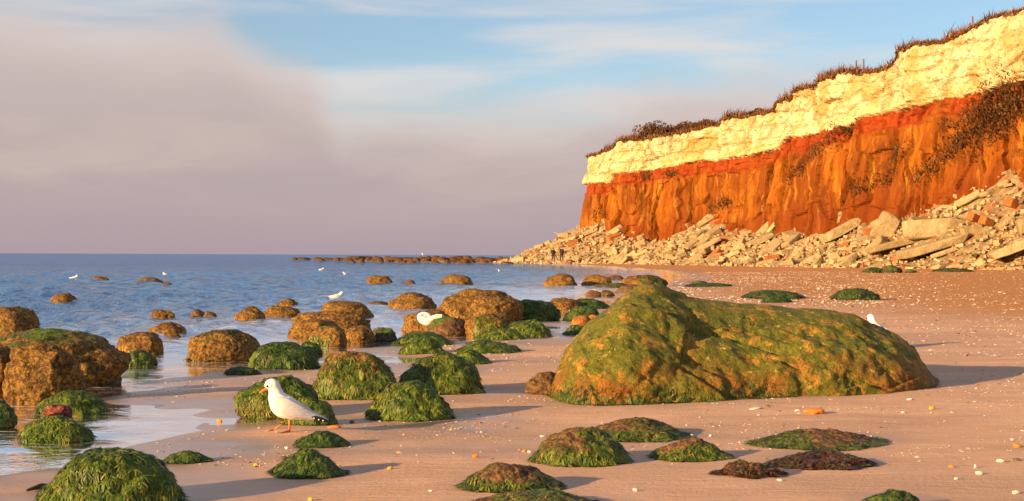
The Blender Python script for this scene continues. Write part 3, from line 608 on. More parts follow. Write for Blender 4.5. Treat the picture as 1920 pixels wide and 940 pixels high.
for (px, py, rx, ry, cnt, ang) in ((1545, 285, 55, 18, 110, -.7), (1500, 325, 22, 12, 30, -.7), (1865, 220, 75, 50, 480, -.8), (1905, 195, 45, 30, 280, -.6), (1820, 270, 60, 12, 100, -.85), (1690, 290, 26, 14, 40, -.5), (1650, 345, 45, 12, 70, -.65), (1765, 320, 45, 10, 60, -.9), (1590, 245, 28, 7, 80, -.2), (1370, 385, 22, 10, 80, -.4), (1262, 328, 14, 4, 40, 0), (1205, 332, 26, 4, 50, 0), (1140, 405, 16, 10, 40, -.6)):
    g = rng.normal(size=(cnt, 2)) * .5; u = g[:, 0] * rx; w = g[:, 1] * ry; pxx = px + u * math.cos(ang) - w * math.sin(ang); pyy = py + u * math.sin(ang) + w * math.cos(ang)
    for a, b_ in zip(pxx, pyy):
        k = int(np.argmin(np.abs(Q[:, 5] - a) + (ss > S1) * 1e3)); z = zat(a, b_, Q[k, 1]); j = int(np.argmin(np.abs(ZC[k] - z)))
        if j > NV - 8: continue
        for q in range(8):
            sp.append((CXv[k, j] + NX[k] * .1 + random.gauss(0, .3), CYv[k, j] + NY[k] * .1 + random.gauss(0, .3), ZC[k, j] + random.gauss(0, .26))); sn2.append((NX[k], NY[k], .9))
sp = np.array(sp); stuff(blades('face_scrub', sp, np.array(sn2), .10 + .28 * rng.random(len(sp)), .04 + .04 * rng.random(len(sp)), M['scrub'], cliff, .5, 9, .8))
M['post'] = plain('weathered_post', (.20, .09, .04), .85)
for px, hpx, lab in ((1801, 24, 'tallest wooden fence post on the upper cliff top grass'), (1789, 15, 'short fence post left of the tallest post on the cliff top'), (1608, 17, 'right post of the pair on the middle cliff top'), (1600, 14, 'left post of the pair on the middle cliff top'), (1580, 9, 'short stub post left of the pair on the middle cliff top'), (1417, 14, 'lone post where the lower cliff top meets the step')):
    k = int(np.argmin(np.abs(Q[:, 5] - px) + (ss > S1) * 1e3)); hh = (hpx + 6) / F * Q[k, 1]
    vv, ff = tube([(0, 0, -.4), (0, 0, .2), (.01, .01, hh - .06), (.012, .012, hh)], [.075, .075, .07, .05], 8)
    po = mk('fence_post', vv, ff, M['post'], loc=(CXv[k, -1] - NX[k] * .9, CYv[k, -1] - NY[k] * .9, ztop[k] + .15)); po.rotation_euler = (0, random.uniform(-.05, .05), 0); tag(po, lab, 'post')

# ------------------------------------------------------------------ boulders
def ico(sub):
    bm = bmesh.new(); bmesh.ops.create_icosphere(bm, subdivisions=sub, radius=1); v = np.array([x.co[:] for x in bm.verts]); f = np.array([[y.index for y in x.verts] for x in bm.faces]); bm.free(); return v, f
ICO = {k: ico(k) for k in (3, 4, 5, 6)}
def vnormals(v, f):
    fn = np.cross(v[f[:, 1]] - v[f[:, 0]], v[f[:, 2]] - v[f[:, 0]]); nrm = np.zeros_like(v)
    for k in range(3): np.add.at(nrm, f[:, k], fn)
    return nrm / (np.linalg.norm(nrm, axis=1)[:, None] + 1e-12)
def strands(v, f, parent, R, cover, mask, width, length, mat, loc, name='seaweed', seed=1, maxn=26000):
    r = np.random.default_rng(seed); a, b_, c_ = v[f[:, 0]], v[f[:, 1]], v[f[:, 2]]; ar = .5 * np.linalg.norm(np.cross(b_ - a, c_ - a), axis=1); cen = (a + b_ + c_) / 3
    wgt = ar * mask(cen) * (cen[:, 2] > -.05); tot = wgt.sum()
    n = int(min(maxn, tot / (width * 1.5 * length) * cover))
    if n < 5: return None
    k = r.choice(len(f), n, p=wgt / tot); u = r.random((n, 1)); w = r.random((n, 1)); sw = (u + w) > 1; u = np.where(sw, 1 - u, u); w = np.where(sw, 1 - w, w)
    p = a[k] + u * (b_[k] - a[k]) + w * (c_[k] - a[k]); nr = vnormals(v, f); nn_ = nr[f[k, 0]]
    # strands lie in locks that share a direction
    lock = np.stack([perlin(p[:, 0] * 13 / R, p[:, 1] * 13 / R, p[:, 2] * 13 / R + q * 31) for q in range(3)], 1)
    g = np.array([0, 0, -1.]) + .9 * lock + .30 * r.normal(size=(n, 3)); d = g - (g * nn_).sum(1)[:, None] * nn_; d /= np.linalg.norm(d, axis=1)[:, None] + 1e-9
    out = np.array([1, 1, 0]) * nn_; d = d + .25 * out * (p[:, 2:3] < .05)
    L = length * (.5 + r.random((n, 1))); side = np.cross(d, nn_) * width * (.6 + .8 * r.random((n, 1))); lift = width * (.2 + .9 * r.random((n, 1)))
    pe = p + d * L * .7; zg0 = gz(pe[:, 0] + loc[0], pe[:, 1] + loc[1]) - loc[2] + .004
    rows = []
    for q, (t_, ws) in enumerate(((0, .8), (.4, 1.), (.75, .8), (1, .25))):
        c = p + d * L * t_ - nn_ * (L * t_) ** 2 / (2 * R) + nn_ * lift * (0.2 + 1.2 * math.sin(math.pi * min(t_ + .1, 1)))
        zg = zg0; c[:, 2] = np.minimum(c[:, 2], p[:, 2] + .6 * lift[:, 0]); c[:, 2] = np.maximum(c[:, 2], zg + .004 * r.random(n)); rows += [c - side * ws, c + side * ws]
    V = np.stack(rows, 1).reshape(-1, 3); b8 = np.arange(n)[:, None] * 8
    Fq = np.concatenate([b8 + np.array([0, 1, 3, 2]), b8 + np.array([2, 3, 5, 4]), b8 + np.array([4, 5, 7, 6])])
    clump = .8 * fbm(p[:, 0] * 5 / R, p[:, 1] * 5 / R, p[:, 2] * 5 / R + 3., 3)
    rn = np.clip(.45 + .75 * clump + .22 * r.normal(size=n), 0, 1)
    return stuff(mk(name, V, Fq, mat, parent, attrs={'rnd': np.repeat(rn, 8)}))
ROCKS = {}; _rc = [0]
def rock(x0, x1, yt, yb, mat, label, weed=0, bulge=.12, dr=.8, boxy=.85, rough=.10, group=None, skew=0., wmask=None, wmat='weed', name='boulder', cat='boulder', key=None, hmin=.12, Yfix=None, minz=True, slump=0.):
    _rc[0] += 1; seed = _rc[0]; rough = rough * (1.0 if weed else 1.1); cx = (x0 + x1) / 2
    X, Y, z0 = gpt(cx, yb)
    if Yfix: Y = Yfix
    Wd = (x1 - x0) / F * Y; Yc = Y + .42 * dr * Wd; Wd = (x1 - x0) / F * Yc; D = Wd * dr
    X = (cx - 960) / F * Yc; zg = float(gz(np.array([X]), np.array([Yc]))[0]); zb_ = max(min(z0, zg + .05), -.3)
    Hh = max(zat(cx, yt, Yc) - zb_, hmin * Wd)
    pxw = (x1 - x0); sub = 6 if pxw > 130 else 5 if pxw > 45 else 4 if pxw > 22 else 3
    v, f = ICO[sub]; v = v.copy(); q = np.sign(v) * np.abs(v) ** boxy; r0 = np.linalg.norm(q, axis=1)[:, None]; q = q / np.maximum(r0, 1e-6) * (.5 * r0 + .5)
    sd_ = seed * 7.31
    rad = 1 + rough * 1.6 * fbm(v[:, 0] * 1.2 + sd_, v[:, 1] * 1.2, v[:, 2] * 1.2 - sd_, 3) + rough * .35 * fbm(v[:, 0] * 6 + sd_, v[:, 1] * 6, v[:, 2] * 6, 3)
    q = q * rad[:, None]
    up = q[:, 2] > 0; zc_ = bulge
    q[:, 2] = np.where(up, zc_ + q[:, 2] * (1 - zc_) / q[:, 2].max(), zc_ + q[:, 2] * (zc_ + .35))
    if slump >= .3: q[:, 2] = np.where(q[:, 2] > 0, np.abs(q[:, 2]) ** 1.25, q[:, 2])
    if slump:   # weed-hung rocks spread out towards the sand
        q[:, :2] *= (1 + slump * (1 - np.clip(q[:, 2], 0, 1))[:, None] ** 2)
    q[:, 0] += skew * np.clip(q[:, 2], 0, 1)
    q[:, 0] = (q[:, 0] - q[:, 0].min()) / np.ptp(q[:, 0]) - .5; q[:, 1] = (q[:, 1] - q[:, 1].min()) / np.ptp(q[:, 1]) - .5
    vv = q * np.array([Wd, D, Hh])
    if sub >= 5: nrm_ = vnormals(vv, f); vv = vv + nrm_ * (.011 * min(Wd, 1.) * fbm(vv[:, 0] * 22 / max(Wd, .4), vv[:, 1] * 22 / max(Wd, .4), vv[:, 2] * 22 / max(Wd, .4) + sd_, 3))[:, None]
    o = mk(name, vv, f, M[mat], loc=(X, Yc, zb_)); tag(o, label, cat, group)
    if key: ROCKS[key] = (o, vv + np.array([X, Yc, zb_]))
    if weed:
        wid = max(.0026, Yc * .00034); ln = max(.016, min(.032, .05 * Wd)) * (1 + .03 * Yc); mk_ = wmask or (lambda c: .12 + .88 * sstep(fbm(c[:, 0] * 1.9 + seed, c[:, 1] * 1.9, c[:, 2] * 1.9, 3), -.42, -.05))
        strands(vv, f, o, Wd * .5, 2.3 * weed, (lambda c, H=Hh, W_=Wd: mk_(c / np.array([W_ / 2, W_ / 2, H]))), wid, ln, M[wmat], (X, Yc, zb_), seed=seed)
    return o
LOW = lambda c: sstep(c[:, 2] + .35 * fbm(c[:, 0] * 3, c[:, 1] * 3, 2., 2), .55, .25)
TOP = lambda c: sstep(c[:, 2] + .3 * fbm(c[:, 0] * 3, c[:, 1] * 3, 2., 2), .55, .8)
RIGHT = lambda c: sstep(c[:, 0] + .5 * fbm(c[:, 0] * 3, c[:, 1] * 3, 5., 2), -.2, .2)
LOWR = lambda c: np.maximum(LOW(c) * .8, RIGHT(c) * sstep(c[:, 2], 1., .6))
PATCH = lambda c: sstep(fbm(c[:, 0] * 2.2, c[:, 1] * 2.2, c[:, 2] * 2.2, 3), -.12, .15)
# left edge group
rock(-45, 78, 574, 640, 'tan', 'brown barnacled boulder at the left picture edge, behind the larger mounds', bulge=.4)
rock(-70, 247, 616, 728, 'tan_green', 'largest rounded boulder at the left edge with a green-tinged top', weed=.25, wmask=lambda c: sstep(c[:, 2] + .4 * fbm(c[:, 0] * 3, c[:, 1] * 3, 1., 2), .75, 1.), bulge=.3, dr=.8)
rock(-80, 40, 644, 752, 'tan', 'dark shaded boulder cut by the left picture edge beside the front barnacled boulder', bulge=.3)
rock(10, 160, 643, 758, 'tan', 'front barnacled boulder of the left group, lit orange on its left side', bulge=.35, dr=.75, boxy=.7, rough=.13)
rock(-60, 32, 748, 800, 'moss', 'dark green weedy rock cut by the left picture edge at the water', weed=1, wmat='weed_dark')
rock(70, 205, 733, 776, 'moss', 'low green weed-covered rock in front of the front barnacled boulder', weed=1, slump=.2, boxy=1.)
rock(83, 136, 759, 786, 'red', 'dark red angular stone wedged between two green rocks', bulge=.2, boxy=.6, rough=.2, name='stone', cat='stone')
rock(38, 176, 779, 829, 'moss', 'green weedy rock right in front of the dark red stone', weed=1, slump=.2, boxy=1.)
rock(75, 348, 842, 955, 'moss', 'big bright green weed-covered rock in the bottom left corner', weed=1.15, slump=.25, boxy=1., dr=.85)
rock(303, 402, 844, 870, 'dark', 'flat grey-green rock on the sand beside the bottom left green rock', weed=.5, wmat='weed_dark', slump=.3, boxy=1.1)
# out in the water, left
for a in ((82, 157, 549, 568, 'lone low brown boulder in the water, leftmost of the outer rocks'), (97, 124, 538, 545, 'tiny brown rock top just behind the leftmost outer boulder'), (170, 197, 558, 563, 'barely exposed rock top right of the leftmost outer boulder'),
          (160, 211, 518, 527, 'low brown boulder beside the leftmost swimming gull'), (249, 316, 520, 533, 'long low boulder far out, left of the swimming gull pair'), (296, 333, 529, 536, 'flat rock tip touching the right end of the long low boulder'),
          (281, 330, 580, 597, 'small rounded boulder in open water above the flat pair'), (353, 392, 580, 595, 'left half of the small split brown rock in the water'), (378, 411, 583, 595, 'right half of the small split brown rock in the water'),
          (273, 355, 604, 623, 'flat dome boulder behind the square boulder in the water'), (299, 345, 622, 631, 'thin rock ledge just in front of the flat dome boulder'),
          (438, 501, 574, 601, 'left one of two touching brown boulders in mid water'), (490, 570, 573, 597, 'right one of two touching brown boulders in mid water'), (519, 566, 559, 575, 'smaller boulder behind the two touching brown boulders'),
          (680, 743, 516, 533, 'left of the two neat dome boulders far out in the water'), (754, 783, 524, 531, 'small low rock between the two neat dome boulders'), (821, 889, 514, 533, 'right of the two neat dome boulders far out in the water')):
    rock(*a[:4], 'tan' if a[1] - a[0] > 40 else 'brown', a[4], bulge=.15, boxy=1.)
rock(222, 305, 622, 670, 'tan', 'square-shouldered barnacled boulder standing in shallow water', bulge=.45, boxy=.65, dr=.75)
rock(228, 294, 655, 688, 'moss', 'dark green weedy rock at the foot of the square-shouldered boulder', weed=1, wmat='weed_dark', boxy=1.)
rock(352, 490, 617, 677, 'tan_green', 'barnacled boulder with a dark green cap in the shallows', bulge=.25, boxy=.8, weed=.45, wmask=lambda c: sstep(c[:, 2] + .25 * fbm(c[:, 0] * 3, c[:, 1] * 3, 1., 2), .8, .98) + .4 * sstep(c[:, 2], .2, .05) * sstep(c[:, 0], .1, -.2), wmat='weed_dark')
rock(464, 602, 641, 692, 'moss', 'dark green weedy rock right of the green-capped boulder', weed=1, wmat='weed_dark', slump=.15, boxy=.95, wmask=lambda c: sstep(c[:, 0] + .2 * fbm(c[:, 0] * 3, c[:, 1] * 3, 1., 2), -.85, -.6))
rock(560, 604, 640, 666, 'moss', 'small dark weedy rock behind the right end of the dark green rock', weed=1, wmat='weed_dark')
rock(422, 490, 688, 704, 'dark', 'flat dark weedy rock at the water edge below the green-capped boulder', weed=.8, wmat='weed_dark', boxy=1.1)
# middle cluster
rock(600, 702, 564, 596, 'tan', 'brown boulder below the larger swimming gull, back of the middle cluster', bulge=.3)
rock(545, 695, 583, 622, 'tan', 'wide brown boulder across the middle of the cluster', bulge=.3, dr=.6)
rock(538, 642, 598, 638, 'tan', 'orange-lit boulder at the left front of the middle cluster', bulge=.3)
rock(637, 706, 610, 645, 'tan', 'tan boulder at the right front of the middle cluster', bulge=.25)
rock(580, 652, 611, 651, 'tan_green', 'boulder with green weed on its lower left, front of the middle cluster', bulge=.2, weed=.6, wmask=lambda c: sstep(c[:, 2] - c[:, 0] * .0, .6, .35) * sstep(c[:, 0], .35, 0.), wmat='weed')
rock(690, 746, 613, 641, 'dark', 'wet grey rock right of the tan boulder in the middle cluster', boxy=1.)
rock(672, 745, 565, 573, 'brown', 'barely exposed ledge right of the boulder below the swimming gull', boxy=1.1)
rock(728, 820, 548, 580, 'tan', 'round brown boulder alone left of the biggest brown boulder', bulge=.25)
rock(809, 983, 541, 606, 'tan', 'biggest brown boulder in the water, centre of the picture', bulge=.2, dr=.7, skew=.05)
rock(897, 968, 556, 596, 'tan', 'tan boulder leaning on the right front of the biggest brown boulder', bulge=.3)
rock(950, 1053, 562, 602, 'moss', 'dark mossy dome right of the biggest brown boulder', weed=.9, wmat='weed_dark', boxy=.9)
rock(752, 858, 580, 628, 'tan', 'brown boulder behind the preening gull', bulge=.3, key='perch_back')
rock(795, 884, 594, 632, 'brown', 'dark-sided boulder under the preening gull', bulge=.2, key='perch')
rock(870, 962, 589, 633, 'tan_green', 'boulder streaked with green, right of the preening gull', bulge=.25, weed=.5, wmask=lambda c: sstep(c[:, 0] * .3 + fbm(c[:, 0] * 2, c[:, 1] * 2, 3., 2), -.1, .15))
rock(940, 1034, 600, 634, 'moss', 'bright green weedy heap at the right end of the centre rocks', weed=1, slump=.2)
rock(905, 985, 616, 638, 'moss', 'low green weedy rock at the foot of the green-streaked boulder', weed=1, slump=.2)
rock(736, 848, 622, 648, 'moss', 'low dark weed bank below the preening gull', weed=1, wmat='weed_dark', slump=.2)
rock(750, 838, 631, 664, 'moss', 'rounded green weedy rock in front of the low dark weed bank', weed=1, slump=.25)
rock(855, 978, 637, 662, 'moss', 'flat green weed mat on the sand below the green-streaked boulder', weed=1, slump=.4, boxy=1.1, hmin=.05)
rock(838, 922, 655, 683, 'moss', 'low green weed tongue right of the moss-draped pair', weed=1, slump=.4, boxy=1.1, hmin=.05)
# moss-draped boulders on the sand
rock(585, 749, 658, 749, 'tan_green', 'weed-draped boulder with a brown top, left of the pair on the sand', weed=1, wmask=lambda c: sstep(c[:, 2] + .45 * fbm(c[:, 0] * 2, c[:, 1] * 2, 1., 3), .95, .62), bulge=.12, boxy=.9)
rock(744, 909, 660, 740, 'moss', 'green weed-draped boulder, right of the pair on the sand', weed=1.1, slump=.2, boxy=.95)
rock(687, 852, 714, 790, 'moss', 'front green weed-draped boulder below the pair on the sand', weed=1.1, slump=.25, boxy=1.)
rock(440, 595, 704, 787, 'moss', 'green weed-covered boulder directly behind the walking gull', weed=1, bulge=.15, boxy=.85, wmask=lambda c: .25 + .75 * sstep(c[:, 2] + .5 * fbm(c[:, 0] * 2.4, c[:, 1] * 2.4, 2., 3), .3, .55))
rock(530, 634, 744, 798, 'moss', 'smaller weedy hump behind the tail of the walking gull', weed=1, slump=.25, boxy=1.)
rock(553, 658, 809, 840, 'moss', 'small dark green rock under the tail of the walking gull', weed=1, wmat='weed_dark', slump=.3, boxy=1.)
rock(505, 655, 841, 897, 'moss', 'hat-shaped dark green weed clump in the foreground sand', weed=1.1, wmat='weed_dark', slump=.7, boxy=1.1, skew=-.05)
# right of the cluster, at the water edge
rock(1018, 1086, 513, 536, 'tan', 'left of the two neighbouring dome boulders beyond the big mossy boulder', bulge=.2)
rock(1089, 1149, 515, 535, 'tan', 'right of the two neighbouring dome boulders beyond the big mossy boulder', bulge=.2)
rock(1132, 1172, 516, 525, 'brown', 'small flat rock behind the right dome boulder', boxy=1.)
rock(1163, 1253, 515, 537, 'tan_green', 'green-backed dome boulder just above the peak of the big mossy boulder', bulge=.15, weed=.4, wmask=RIGHT, wmat='weed_dark')
rock(1113, 1186, 530, 540, 'dark', 'thin dark ledge between the dome boulders and the big mossy boulder', boxy=1.1)
rock(1157, 1218, 533, 549, 'brown', 'small rusty rock left of the peak of the big mossy boulder', boxy=1.)
rock(1097, 1128, 544, 556, 'brown', 'left of two tiny reddish rocks in the shallows', boxy=1.); rock(1124, 1154, 544, 555, 'brown', 'right of two tiny reddish rocks in the shallows', boxy=1.)
rock(1024, 1092, 558, 582, 'tan_green', 'tan slab with a green right half beside the dark mossy dome', boxy=1.)
rock(1060, 1150, 560, 580, 'moss', 'flat green weed bank right of the tan slab', weed=1, wmat='weed_dark', slump=.3, boxy=1.1)
rock(1056, 1132, 574, 603, 'moss', 'green weedy rock behind the bright orange rock', weed=.9, wmat='weed_dark', slump=.2)
rock(1072, 1106, 592, 613, 'orange', 'bright orange rock beside the slope of the big mossy boulder', bulge=.25, name='stone', cat='stone'); rock(1098, 1128, 590, 611, 'orange', 'second orange rock touching the big mossy boulder', bulge=.25, name='stone', cat='stone')
rock(1056, 1108, 609, 628, 'moss', 'small green weed mat in front of the bright orange rock', weed=1, wmat='weed_dark', slump=.4, hmin=.06)
rock(985, 1062, 696, 741, 'brown', 'rounded brown rock tucked against the left foot of the big mossy boulder', bulge=.2)
# foreground right
rock(1088, 1294, 784, 828, 'brown', 'long low weedy rock behind the brown-backed rock in the foreground', weed=.8, slump=.3, boxy=1.05, wmask=lambda c: np.maximum(LOW(c), sstep(c[:, 2], .85, 1.) * .5) + .5 * RIGHT(c), hmin=.1)
rock(996, 1184, 802, 875, 'brown', 'brown-backed weedy rock in the middle of the foreground', weed=1, slump=.25, boxy=.95, wmask=lambda c: np.maximum(.8 * LOW(c), sstep(c[:, 0] + .3 * fbm(c[:, 0] * 3, c[:, 1] * 3, 1., 2), -.1, .25)))
rock(1220, 1372, 819, 866, 'brown', 'small sand-dusted weedy rock right of the brown-backed rock', weed=.9, slump=.4, boxy=1.1, wmask=LOWR)
rock(858, 1060, 867, 924, 'brown', 'brown weedy rock at the bottom centre of the foreground', weed=.85, slump=.35, boxy=1.05, wmask=lambda c: np.maximum(LOW(c) * .7, np.abs(c[:, 0]) > .62), skew=-.08)
rock(875, 1142, 924, 968, 'brown', 'flat brown rock cut by the bottom edge of the picture', weed=.6, slump=.3, boxy=1.1, wmask=PATCH)
rock(1406, 1668, 806, 844, 'brown', 'flat sand-covered rock with green weed, right foreground', weed=1, slump=.4, boxy=1.15, hmin=.05, wmask=lambda c: np.maximum(sstep(c[:, 0], -.1, -.4), .8 * LOW(c) * PATCH(c)))
rock(1606, 1756, 918, 965, 'dark', 'low dark green rock cut by the bottom edge at right', weed=.8, slump=.4, boxy=1.1, wmat='weed_dark')
rock(1435, 1640, 846, 880, 'dark', 'matted dark brown seaweed clump on the right foreground sand', weed=1.3, wmat='weed_brown', slump=.3, boxy=1.1, rough=.25, hmin=.06, name='seaweed_clump', cat='seaweed')
rock(1333, 1478, 863, 898, 'dark', 'thin spread of dark brown seaweed left of the matted clump', weed=1.3, wmat='weed_brown', slump=.5, boxy=1.2, rough=.3, hmin=.03, name='seaweed_clump', cat='seaweed')
# up the beach
for a in ((1616, 1658, 501, 512, 'left of the two dark mossy stones at the edge of the rubble'), (1654, 1692, 497, 512, 'taller right one of the two dark mossy stones at the edge of the rubble'), (1697, 1720, 505, 512, 'tiny dark stone right of the two dark mossy stones'), (1750, 1828, 503, 510, 'thin dark mossy ledge on the sand at far right'),
          (1392, 1510, 544, 561, 'long flat dark rock on the shell bank beyond the big mossy boulder'), (1428, 1485, 556, 569, 'small dark weedy rock in front of the long flat dark rock'), (1558, 1648, 541, 563, 'dome-shaped dark rock on the shell bank, rightmost of the three'), (1285, 1376, 531, 538, 'thin dark weed strip on the shell bank above the big mossy boulder'), (1296, 1326, 526, 532, 'small greenish rock behind the thin dark weed strip')):
    rock(*a[:4], 'dark', a[4], boxy=1.1, weed=.7 if a[1] - a[0] > 40 else 0, wmat='weed_dark', hmin=.05)
# distant rock line
fr_ = np.random.default_rng(12); rows = []
for k in range(34): rows.append((600 + 420 * (k + fr_.random() * .6) / 34, 488 + fr_.normal() * .8, 16 + 34 * fr_.random() ** 1.5, 3.5 + 4.5 * fr_.random()))
for k in range(30): rows.append((660 + 360 * (k + fr_.random()) / 30, 491.5 + fr_.normal() * 1.3, 12 + 24 * fr_.random() ** 1.5, 3 + 5 * fr_.random()))
for px, w in ((568, 34), (596, 24), (553, 18), (610, 20)): rows.append((px, 486.5, w, 4))
for (px, py, w, hh) in rows:
    Yf = min(270, F * .96 / (py - hy(px)))
    X, Y, z = (px - 960) / F * Yf, Yf, 0
    rock(px - w / 2, px + w / 2, py - hh, py, 'far', 'small brown boulder in the distant line of rocks at the water edge', group='distant line of rocks', boxy=.9, Yfix=Yf, bulge=.2)

# ------------------------------------------------------------------ the big mossy boulder
top = [(1026, 742), (1036, 716), (1052, 682), (1075, 645), (1098, 612), (1125, 592), (1150, 574), (1172, 550), (1190, 538), (1212, 532), (1238, 531), (1262, 541), (1290, 552), (1340, 561), (1400, 566), (1480, 573), (1560, 580), (1600, 590), (1640, 606), (1680, 624), (1710, 648), (1738, 690), (1762, 721)]
bot = [(1026, 744), (1060, 753), (1110, 761), (1180, 758), (1300, 750), (1500, 741), (1650, 733), (1762, 722)]
NS, NT_ = 260, 170
pxb = 1026 + 736 * (.5 - .5 * np.cos(np.pi * np.linspace(.0, 1, NS))) * 1.0
ytp = interp(top, pxb); ybt = interp(bot, pxb)
kk_ = np.hanning(9); kk_ /= kk_.sum(); ytp = np.convolve(np.pad(ytp, 4, mode='edge'), kk_, 'valid')
zgr = .030 + .07 * (pxb - 1026) / 736; Yfr = (CAMH - zgr) * F / (ybt - hy(pxb)); u = (pxb - 1026) / 736
dep = 1.05 * np.sqrt(np.clip(1 - (2 * u - 1) ** 4, 0, 1)) + .02          # half depth
Yrd = np.polyval(np.polyfit(u, Yfr + dep * (1.0 - .15 * u), 2), u); Yrd = np.maximum(Yrd, Yfr + .02); dep = np.minimum(dep, Yrd - Yfr); ztp = CAMH - (ytp - hy(pxb)) / F * Yrd; Hb = np.maximum(ztp - zgr, .01)
thb = np.linspace(-.22, math.pi + .22, NT_)
cy = -np.cos(thb); sy = np.sin(thb)
prof = np.sign(sy) * np.abs(sy) ** .95
BX = ((pxb - 960) / F)[:, None] * (Yrd[:, None] + dep[:, None] * np.sign(cy) * np.abs(cy) ** .9)
BY = Yrd[:, None] + dep[:, None] * np.sign(cy) * np.abs(cy) ** .9; prof = np.where(sy > 0, .55 * prof + .45 * (1 - np.abs(cy) ** 1.35), prof); BZ = zgr[:, None] + Hb[:, None] * prof[None, :]
kz = np.argmin(np.abs(u - .40)); capH = Hb[kz] + (Hb[kz] - np.interp(.70, u, Hb)) / .30 * (u[kz] - u) * .6
Hs = np.where(u < .40, np.minimum(Hb, capH), Hb); pf = np.clip(prof, -1, 1)[None, :]; BZ = zgr[:, None] + Hs[:, None] * pf + (Hb - Hs)[:, None] * np.clip(pf, 0, 1) ** 5
v3 = np.stack([BX, BY, BZ], -1); nr = np.cross(np.gradient(v3, axis=0), np.gradient(v3, axis=1)); nr /= np.linalg.norm(nr, axis=2)[..., None] + 1e-9
if nr[NS // 2, NT_ // 2, 2] < 0: nr = -nr
ledge = .06 * (cells(BX * 1.3 + BZ, BZ * 2.2 + .4 * BX, 4)[1] - .5) + .05 * (cells(BX * 2.9 - BZ, BZ * 4 + .8 * BX, 6)[1] - .5) + .05 * fbm(BX * 2.2, BY * 2.2, BZ * 2.6, 4) + .016 * fbm(BX * 11, BY * 11, BZ * 11, 3)
crack = np.abs(BZ - (.62 - .26 * (BX - 1.0)) - .05 * fbm(BX * 3, BY * 3, BZ * 0, 2)); ledge = ledge - .05 * np.exp(-(crack / .022) ** 2) * sstep(BX, .9, 1.1) * sstep(BX, 2.3, 1.7)
ledge *= (sstep(Hb, .02, .35)[:, None]) * (.35 + .65 * sstep(np.abs(thb - math.pi / 2), .1, .5))[None, :]
v3 = v3 + nr * ledge[..., None]
def mat_big():
    m, t, b, _ = material('mossy_boulder'); c = t.new('ShaderNodeTexCoord').outputs['Object']; sx_ = t.new('ShaderNodeSeparateXYZ'); t.put(sx_.inputs[0], c); z = sx_.outputs[2]
    a1 = t.noise(c, 2.0, 5, .6, .3); a2 = t.noise(c, 6.5, 6, .72, .3); a3 = t.noise(c, 20, 5, .7); a4 = t.noise(c, 60, 4, .7)
    col = t.mix(t.step(a3, .35, .65), (.085, .095, .010), (.20, .185, .016))
    col = t.mix(t.step(a1, .44, .62), col, t.mix(a3, (.080, .092, .008), (.17, .165, .012)))
    col = t.mix(t.math('MULTIPLY', t.step(a2, .515, .60), .85), col, t.mix(a4, (.34, .16, .020), (.48, .24, .035)))
    lowm = t.math('MULTIPLY', t.step(z, .38, .10), t.step(t.noise(c, 2.4, 5, .6), .42, .60)); col = t.mix(t.math('MULTIPLY', lowm, .85), col, t.mix(a3, (.20, .055, .010), (.36, .12, .018)))
    bright = t.math('MULTIPLY', t.step(t.noise(c, 11, 6, .72, .2), .57, .65), t.step(a4, .38, .55)); col = t.mix(t.math('MULTIPLY', bright, .85), col, (.60, .38, .08))
    col = t.mix(t.math('MULTIPLY', t.step(a4, .50, .36), .55), col, (.022, .026, .006))
    t.put(b.inputs['Base Color'], col); b.inputs['Roughness'].default_value = .75; b.inputs['Specular IOR Level'].default_value = .3
    bb = t.bump(a2, .5, .06); bb = t.bump(a3, .8, .035, bb); t.put(b.inputs['Normal'], t.bump(a4, .8, .012, bb)); return m
org_ = np.array([1.75, 12.2, 0.]); bv = (v3 - org_).reshape(-1, 3); bf = grid_faces(NS, NT_)
fn_ = np.cross(bv[bf[:, 1]] - bv[bf[:, 0]], bv[bf[:, 2]] - bv[bf[:, 0]])
if fn_[:, 2].sum() < 0: bf = bf[:, ::-1]
bigb = mk('boulder', bv, bf, mat_big(), loc=org_); tag(bigb, 'huge mossy green and orange boulder dominating the sand right of centre', 'boulder')
bt = np.concatenate([bf[:, [0, 1, 2]], bf[:, [0, 2, 3]]])
def bmask(c):
    low = sstep(c[:, 2] + .10 * fbm(c[:, 0] * 3, c[:, 1] * 3, 2., 2), .17, .04) * sstep(c[:, 0], .25, -.1); gl_ = sstep(fbm(c[:, 0] * 1.3 + 4, c[:, 1] * 1.3, c[:, 2] * 1.6, 3), .2, .5) * .12
    return (np.maximum(low, gl_ * sstep(c[:, 0], 1.2, .2))) * (c[:, 1] < .6)
strands(bv, bt, bigb, .8, 1.0, bmask, .0030, .030, M['weed_dark'], org_, seed=5, maxn=16000)

